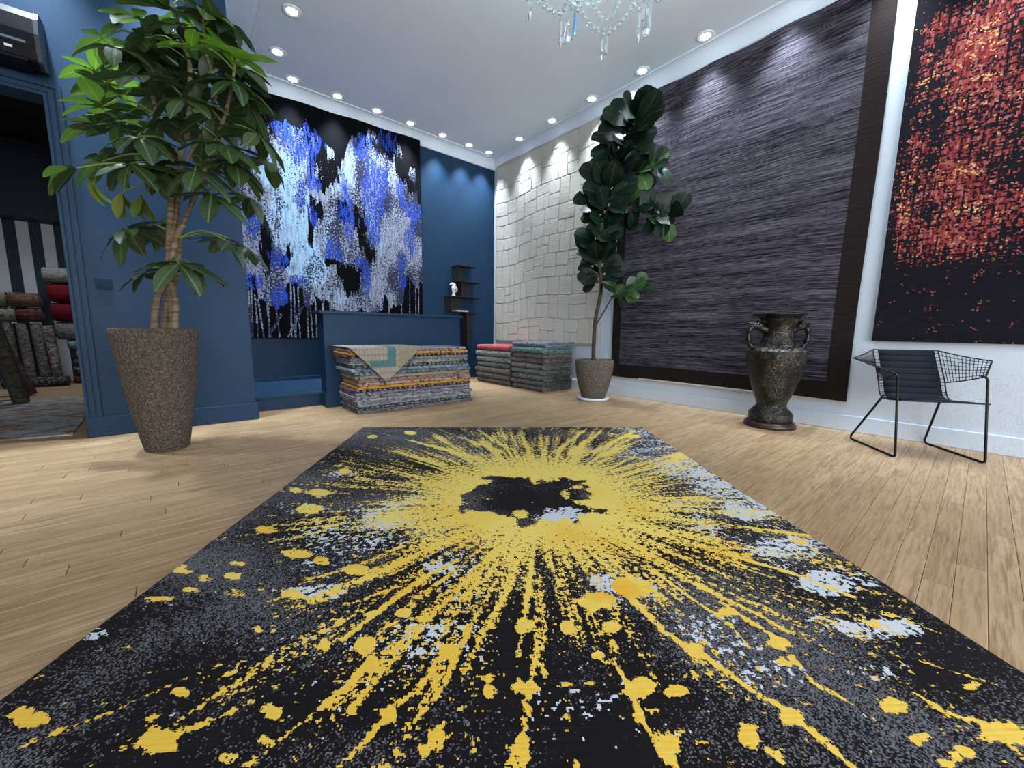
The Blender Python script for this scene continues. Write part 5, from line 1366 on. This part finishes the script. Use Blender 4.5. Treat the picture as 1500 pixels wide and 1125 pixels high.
# ------------------------------------------------------------------ crystal chandelier
def chandelier():
    dep = 2.25
    def P(x, y, dd=0.0): return Vector(ondepth(x, y, dep+dd))
    c = P(882, -60); cx, cy = c.x, c.y
    zt = ZC
    root = empty('chandelier', (cx, cy, zt)); tag(root, 'crystal chandelier with bead swags and glass drops hanging from the ceiling', 'chandelier')
    o3 = Vector((cx, cy, zt))
    g = NT('cut_crystal', 0.02, 0.8); g.color((0.86, 0.97, 1.0)); g.b.inputs['Transmission Weight'].default_value = 0.85; g.b.inputs['IOR'].default_value = 1.85
    gl = g.m
    gt = NT('blue_tinted_crystal', 0.05, 0.8); gt.color((0.25, 0.62, 1.0)); gt.b.inputs['Transmission Weight'].default_value = 0.6; gt.b.inputs['IOR'].default_value = 1.6; gt = gt.m
    mc = plain('chrome', (0.75, 0.78, 0.82), 0.12, 0.5, 1.0)
    zb = c.z
    MB().lathe([(0.0, 0.0), (0.07, 0.0), (0.065, -0.02), (0.02, -0.045), (0.0, -0.045)][::-1], n=24).build('canopy', mc, root)
    MB().tube([(0, 0, -0.04), (0, 0, zb-zt+0.30)], 0.011, 10).build('stem', mc, root)
    MB().lathe([(0.0, 0.02), (0.05, 0.03), (0.085, 0.07), (0.06, 0.12), (0.03, 0.18), (0.045, 0.24), (0.02, 0.30), (0.0, 0.32)], (0, 0, zb-zt+0.02), 20).build('centre_column', gl, root)
    bead_me = []
    def bead(mb, p, r_):
        # faceted bead
        n = 6; V = [p+Vector((0, 0, r_))]
        for zz, rr in ((0.5, 0.87), (-0.5, 0.87)):
            for k in range(n):
                w = 2*math.pi*(k+(0.5 if zz < 0 else 0))/n; V.append(p+Vector((math.cos(w)*rr*r_, math.sin(w)*rr*r_, zz*r_)))
        V.append(p-Vector((0, 0, r_))); F_ = []
        for k in range(n):
            a, b = 1+k, 1+(k+1) % n; c_, d = 7+k, 7+(k+1) % n
            F_ += [(0, a, b), (a, c_, b), (b, c_, d), (13, d, c_)]
        mb.add(V, F_)
    def swag(pts, nb, r_=0.0150, parent=root):
        pp = smooth_path(pts, 12); mb = MB()
        cum = [0]
        for i in range(1, len(pp)): cum.append(cum[-1]+(pp[i]-pp[i-1]).length)
        n_ = max(4, int(cum[-1]/(r_*2.25)))
        for k in range(n_+1):
            q = cum[-1]*k/n_; i = next((j for j, v in enumerate(cum) if v >= q), len(cum)-1); i = max(1, i)
            f_ = (q-cum[i-1])/(cum[i]-cum[i-1]+1e-9); bead(mb, pp[i-1].lerp(pp[i], min(1, f_))-o3, r_)
        ob = mb.build('bead_swag', gl, parent); ob['kind'] = 'stuff'; return ob
    # arms: six curved arms with cups, above the frame
    tips = []
    for k in range(6):
        w = 2*math.pi*k/6+0.35; dx, dy = math.cos(w), math.sin(w); zz = zb-zt
        path = smooth_path([(0, 0, zz+0.10), (dx*.14, dy*.14, zz+0.02), (dx*.30, dy*.30, zz+0.03), (dx*.40, dy*.40, zz+0.12)], 5)
        a = MB().tube(path, 0.010, 8).build('arm', gl, root)
        MB().lathe([(0.0, 0), (0.05, 0.008), (0.058, 0.02), (0.02, 0.022), (0.014, 0.03), (0.014, 0.11), (0.0, 0.112)], path[-1], 14).build('candle_cup', mc, a)
        bl = bpy.data.lights.new('candle_bulb', 'POINT'); bl.energy = 7; bl.color = (0.80, 0.95, 1.0); bl.shadow_soft_size = 0.015
        bo = bpy.data.objects.new('candle_bulb', bl); COL.objects.link(bo); bo.parent = root; bo.location = Vector(path[-1])+Vector((0, 0, 0.15))
        tips.append(Vector((dx*.40, dy*.40, zz+0.12))+o3)
    for k in range(6):
        a, b = tips[k], tips[(k+1) % 6]; m = (a+b)/2-Vector((0, 0, 0.10)); swag([a, m, b], 16)
    # the bead swags in view
    swag([P(776, -30), P(786, 0), P(800, 12), P(818, 20), P(828, 10), P(836, -12)], 10)
    swag([P(790, -10, .05), P(803, 10, .05), P(815, 22, .05), P(823, 17, .05), P(832, 5, .05)], 8)
    swag([P(842, -8, -.05), P(850, 12, -.05), P(858, 28, -.05), P(868, 40, -.05), P(878, 49, -.05), P(885, 51, -.05), P(895, 46, -.05), P(906, 36, -.05), P(917, 22, -.05), P(928, 6, -.05)], 16)
    swag([P(866, 40, .0), P(874, 42, .0), P(884, 43, .0), P(893, 42, 0), P(902, 38, 0)], 6)
    swag([P(858, -15, .2), P(867, 4, .2), P(876, 19, .2), P(886, 29, .2), P(896, 22, .2), P(905, 8, .2), P(912, -10, .2)], 12, 0.0140)
    swag([P(956, -6), P(963, 0), P(972, -6)], 4)
    # clusters of small crystals
    rs = random.Random(3)
    for (x0, x1, y0, y1, n_) in ((826, 856, -20, 20, 30), (922, 954, -20, 14, 28), (836, 850, 0, 24, 10), (770, 780, -24, 4, 8)):
        mb = MB()
        for _ in range(n_): bead(mb, P(rs.uniform(x0, x1), rs.uniform(y0, y1), rs.uniform(-.08, .08))-o3, rs.uniform(.008, .013))
        oc = mb.build('crystal_cluster', gl, root); oc['kind'] = 'stuff'
    def drop(kind, x, y0, y1, m=gl, dd=0.0):
        a, b = P(x, y0, dd)-o3, P(x, y1, dd)-o3; L = (a-b).length; mb = MB()
        if kind == 'spear':
            pr = [(0.0, 0), (0.010, -0.02), (0.0085, -L*0.55), (0.006, -L*0.60), (0.0135, -L*0.70), (0.009, -L*0.88), (0.0, -L)]
        elif kind == 'tear':
            pr = [(0.0, 0), (0.006, -0.01), (0.010, -L*0.3), (0.022, -L*0.7), (0.024, -L*0.82), (0.015, -L*0.95), (0.0, -L)]
        else: pr = [(0.0, 0), (0.009, -0.006), (0.009, -L+0.014), (0.0, -L)]
        mb.lathe([(r_, z) for r_, z in pr][::-1], a, 8, False)
        o = mb.build('crystal_drop', m, root); return o
    for k, x, y0, y1, m, dd in (('spear', 822, 25, 65, gl, 0), ('tear', 831.5, 24, 61, gl, 0), ('prism', 843, 18, 50, gt, 0), ('prism', 838.5, 40, 58, gl, .03), ('spear', 882, 52, 87, gl, -.05),
                                ('prism', 889, 50, 80, gl, -.03), ('spear', 937, 12, 59, gl, 0), ('tear', 948, 10, 50, gl, 0), ('prism', 953, 0, 42, gl, .03), ('spear', 777, -18, 27, gl, 0), ('prism', 943, 0, 30, gl, .05)):
        drop(k, x, y0, y1, m, dd)
chandelier()

# ------------------------------------------------------------------ air conditioner, switch, vents
def air_con():
    root = empty('air_conditioner', (-1.0, YP, 2.50)); tag(root, 'black wall-mounted air conditioner above the store room doorway', 'air conditioner')
    m = plain('gloss_black_plastic', (0.005, 0.005, 0.009), 0.4, 0.12)
    x0, x1 = -1.42+1.0, -0.545+1.0
    pr = [(0, .04), (-.13, .0), (-.205, .015), (-.225, .06), (-.228, .17), (-.215, .26), (-.17, .315), (-.10, .335), (0, .34)]
    b = MB().prism(pr, 'x', x0, x1-0.02).build('body', m, root); bevel(b, 0.012, 3)
    e = MB().prism([(y*1.02, 0.17+(z-0.17)*1.02) for y, z in pr], 'x', x1-0.02, x1).build('end_cap', plain('charcoal_plastic', (0.02, 0.022, 0.03), 0.4), root); bevel(e, 0.008, 2)
    fl = MB().box(x0+.03, x1-.06, -.236, -.222, .098, .112).build('louvre', plain('louvre_lit_edge', (0.10, 0.12, 0.16), 0.25), root)  # lit edge of the louvre, painted as a lighter grey strip
    MB().box(x0+.03, x1-.06, -.233, -.05, -.002, .010).build('flap', m, root)
    MB().box(x1-.150, x1-.118, -.2305, -.2255, .052, .066).build('sticker', plain('white_sticker', (0.7, 0.7, 0.68), 0.6), root)
air_con()
def switch():
    root = empty('light_switch', (-0.412, YP-0.0005, 1.16)); tag(root, 'blue-painted double rocker light switch on the partition wall', 'light switch')
    m = plain('switch_plate', (0.007, 0.028, 0.066), 0.6, 0.15)
    o = MB().box(-.044, .044, -.010, 0, -.044, .044).build('plate', m, root); bevel(o, .004)
    bevel(MB().box(-.028, .028, -.014, -.010, -.024, .024).build('rocker', plain('rocker', (0.006, 0.023, 0.055), 0.6, 0.15), root), .002)
switch()

# ------------------------------------------------------------------ store room contents
def store():
    def roll(p0, p1, r_, mat, label, group=None, squash=1.0):
        a, b = Vector(p0), Vector(p1); root = empty('rug_roll', a); tag(root, label, 'rug roll', group)
        ax = (b-a).normalized(); mb = MB(); L = (b-a).length
        n = 20; e1 = ax.orthogonal().normalized(); 
        if abs(ax.z) < 0.5: e1 = Vector((0, 0, 1)); e1 = (e1-ax*e1.dot(ax)).normalized()
        e2 = ax.cross(e1)
        vn = VN(int(abs(a.x*100+a.y*37+a.z*11)) % 1000, 64)
        prof = [(0.0, 0.94), (0.012, 1.0), (0.25, 1.0), (0.5, 1.0), (0.75, 1.0), (0.988, 1.0), (1.0, 0.94)]
        V = []
        for f_, s in prof:
            for k in range(n):
                w = 2*math.pi*k/n; rr = r_*s*(1+0.05*(vn(k*0.7, f_*4)-0.5))
                V.append(ax*(L*f_)+(e1*math.cos(w)*squash+e2*math.sin(w))*rr)
        F_ = [(i*n+k, i*n+(k+1) % n, (i+1)*n+(k+1) % n, (i+1)*n+k) for i in range(len(prof)-1) for k in range(n)]
        mb.add(V, F_, True).add(V[:n], [tuple(range(n))[::-1]]).add(V[-n:], [tuple(range(n))]); mb.build('roll', mat, root)
        for s, q in ((-1, 0.0), (1, L)):      # spiral of the rolled end
            pts = []
            for k in range(46):
                w = k*0.42; rr = r_*0.06+r_*0.86*k/45; pts.append(ax*(q+s*0.002)+(e1*math.cos(w)*squash+e2*math.sin(w))*rr)
            MB().tube(pts, 0.0045, 4, True).build('rolled_edge', M_edge, root)
        return root
    M_edge = plain('rug_edge', (0.10, 0.085, 0.07), 0.9)
    mw = lambda n, b, a, s, d=0.0, sc=0.6: mat_weave('store_'+n, b, a, s, d, hash_(n), sc)
    def hash_(n): return sum(ord(c) for c in n) % 17
    # standing / leaning rolls on the left
    for i, (x, y, r_, h, lx, ly, nm, b, a, s) in enumerate([
        (-1.36, 6.55, .062, 1.25, -.22, .25, 'olive brown', (.035,.03,.022), (.06,.052,.035), (.09,.08,.055)),
        (-1.44, 6.95, .066, 1.30, -.25, .2, 'grey-green', (.07,.072,.064), (.10,.10,.088), (.035,.035,.035)),
        (-1.43, 7.30, .050, 0.98, -.28, .15, 'dark red-edged', (.09,.085,.08), (.16,.02,.03), (.05,.045,.04))]):
        roll((x, y, 0.02), (x+lx, y+ly, h), r_, mw('lean%d' % i, b, a, s), '%s rug roll leaning upright by the store room doorway' % nm, 'leaning rug rolls')
    Yb = 8.55
    # low flat roll, four upright patterned rolls, a row of horizontal bolts behind
    roll((-1.85, Yb-.24, .07), (-1.27, Yb-.24, .07), .12, mw('low', (.12,.115,.11), (.05,.05,.05), (.30,.29,.27), .3), 'grey striped rug roll lying on the floor below the upright rolls', None, 0.56)
    for i, (x, b, a, s) in enumerate([(-1.73, (.16,.14,.13), (.09,.08,.08), (.34,.31,.28)), (-1.60, (.13,.12,.115), (.20,.18,.165), (.33,.31,.28)), (-1.475, (.19,.175,.155), (.13,.115,.105), (.31,.28,.25)), (-1.365, (.10,.09,.09), (.34,.30,.27), (.05,.05,.05))]):
        roll((x, Yb-.24, .142), (x-.03, Yb-.23, .87-(.012*i)), .052, mw('up%d' % i, b, a, s, 0, 1.2), '%s patterned rug roll standing upright in the store room' % ('brownish', 'dark grey', 'pale grey', 'black and cream')[i], 'upright rug rolls')
    for i, x in enumerate((-1.665, -1.537)):
        roll((x, Yb-.06, .02), (x-.02, Yb-.06, .86), .052, mw('behind%d' % i, (.06,.055,.05), (.09,.08,.07), (.14,.12,.11)), 'dark rug roll standing behind the upright rolls, %s from the tall pile' % ('second', 'first')[i], 'upright rug rolls')
    for i, (x0, x1, z, nm, b, a, s) in enumerate([(-1.95, -1.66, .98, 'cream and grey floral', (.28,.25,.19), (.18,.18,.17), (.40,.36,.20)), (-1.645, -1.43, .98, 'dark maroon', (.07,.02,.028), (.11,.035,.04), (.20,.12,.10)),
                                                (-1.95, -1.72, 1.175, 'olive floral', (.20,.19,.10), (.15,.14,.12), (.33,.29,.14)), (-1.70, -1.43, 1.175, 'maroon and gold', (.09,.03,.035), (.15,.10,.06), (.28,.19,.09))]):
        roll((x0, Yb-.20, z), (x1, Yb-.20, z), .096, mw('mid%d' % i, b, a, s), '%s rug roll lying on top of the upright rolls' % nm, 'rug rolls lying on the upright ones')
    # tall pile on the right: each bolt a rug
    xa, xb = -1.30, -0.50
    z = 0.0
    pile = [('rust brown', .13, (.11,.035,.025), (.08,.025,.02), (.14,.06,.04), 0), ('black and white striped', .13, (.06,.05,.05), (.30,.28,.25), (.04,.03,.03), .4), ('dark brown', .105, (.06,.04,.03), (.09,.07,.05), (.13,.10,.08), 0),
            ('cream and black flowered', .13, (.34,.30,.20), (.05,.05,.05), (.45,.42,.35), .2), ('pale turquoise', .14, (.17,.26,.27), (.10,.18,.20), (.34,.40,.40), 0),
            ('grey striped', .26, (.17,.165,.155), (.125,.12,.115), (.22,.21,.20), 0), ('dark crimson', .27, (.115,.008,.016), (.135,.010,.02), (.105,.008,.014), 0), ('deep red', .27, (.125,.009,.017), (.145,.011,.022), (.11,.008,.014), 0),
            ('pale beige striped', .22, (.30,.285,.265), (.25,.24,.225), (.34,.33,.31), 0)]
    for i, (nm, h, b, a, s, d) in enumerate(pile):
        r_ = h/2
        m = mw('pile%d' % i, b, a, s, d) if 'red' not in nm and 'crimson' not in nm else plain('pile_red_%d' % i, b, 0.9, 0.1, 0, 8, 0.15)
        xl = xa+(0.06, 0.07, 0.08, 0.12, 0.04, -.06, -.08, -.08, -.11)[i]
        # flattened bundle, rounded section along x
        mb = MB(); n = 18; V = []
        prof = [(0.0, .80), (.02, .95), (.10, 1.0), (.5, .98), (.9, 1.0), (.98, .95), (1.0, .80)]
        vn = VN(400+i, 64)
        for f_, sc in prof:
            for k in range(n):
                w = 2*math.pi*k/n; c_, s__ = math.cos(w), math.sin(w)
                yy = 0.25*math.copysign(abs(c_)**0.6, c_)*sc; zz = r_*math.copysign(abs(s__)**0.6, s__)*(1 if abs(s__) > .99 else sc)
                V.append((xl+(xb-xl)*f_, Yb+0.12+yy+0.02*(vn(f_*5, k*0.5)-.5), z+r_+zz))
        F_ = [(p_*n+k, p_*n+(k+1) % n, (p_+1)*n+(k+1) % n, (p_+1)*n+k) for p_ in range(len(prof)-1) for k in range(n)]
        mb.add(V, F_, True).add(V[:n], [tuple(range(n))[::-1]]).add(V[-n:], [tuple(range(n))])
        o = mb.build('folded_rug', m)
        posw = ('at the bottom of', 'second from bottom of', 'third from bottom of', 'fourth from bottom of', 'in the middle of', 'above the turquoise one in', 'below the deep red one in', 'below the topmost one in', 'on top of')[i]
        tag(o, '%s folded rug %s the tall pile by striped wall' % (nm, posw), 'rug', 'folded rugs in the store room pile')
        z += h+0.0005
    # low timber case the pile leans on is not visible; patterned rug on the store room floor
    t = NT('diamond_rug', 0.9, 0.15); p = t.obj()
    q = t.map(p, (1, 1, 1), (0, 0, 0), (0, 0, math.radians(45)))
    sn = t.vmath('SNAP', q, (0.16, 0.09, 1)); w = t.white(sn); n = t.noise(p, 9, 4, 0.7); n2 = t.noise(t.map(p, (5, 20, 1)), 1.0, 3)
    c = t.ramp(w, [(0.0, (.34,.35,.33)), (.35, (.25,.29,.29)), (.55, (.33,.27,.22)), (.72, (.28,.17,.12)), (.82, (.12,.16,.19)), (1.0, (.42,.42,.39))])
    c = t.mix(t.math('MULTIPLY', t.smooth(n, .5, .7), .7), c, (.40, .41, .385))
    qx, qy, _qz = t.node('ShaderNodeSeparateXYZ', {0: q}).outputs
    for vv, per, cc in ((qx, .24, (.07, .10, .12)), (qy, .24, (.22, .10, .06)), (qx, .37, (.30, .14, .08))):
        ln = t.math('LESS_THAN', t.math('ABSOLUTE', t.math('SUBTRACT', t.math('FRACT', t.math('ADD', t.math('DIVIDE', vv, per), t.math('MULTIPLY', n2, .25))), .5)), .06)
        c = t.mix(t.math('MULTIPLY', ln, t.smooth(n, .62, .45)), c, cc)
    ex = t.node('ShaderNodeSeparateXYZ', {0: p}).outputs
    t.color(c); t.bump(n, .4, .004)
    A, B, C_ = onz(0, 642, 0), onz(103, 638, 0), onz(122, 588, 0)
    A = np.array([-1.82, 4.70, 0]); B = np.array([-0.70, 4.47, 0]); C_ = np.array([-0.80, 6.85, 0]); D_ = np.array([-1.95, 7.0, 0])
    ps = [A, B, C_, D_]; mb = MB()
    V = [(p_[0], p_[1], 0.0004) for p_ in ps]+[(p_[0], p_[1], 0.010) for p_ in ps]
    mb.add(V, [(3,2,1,0),(4,5,6,7),(0,1,5,4),(1,2,6,5),(2,3,7,6),(3,0,4,7)])
    o = mb.build('floor_rug', t.m); tag(o, 'pale multicoloured diamond-patterned rug on the store room floor', 'rug')
store()
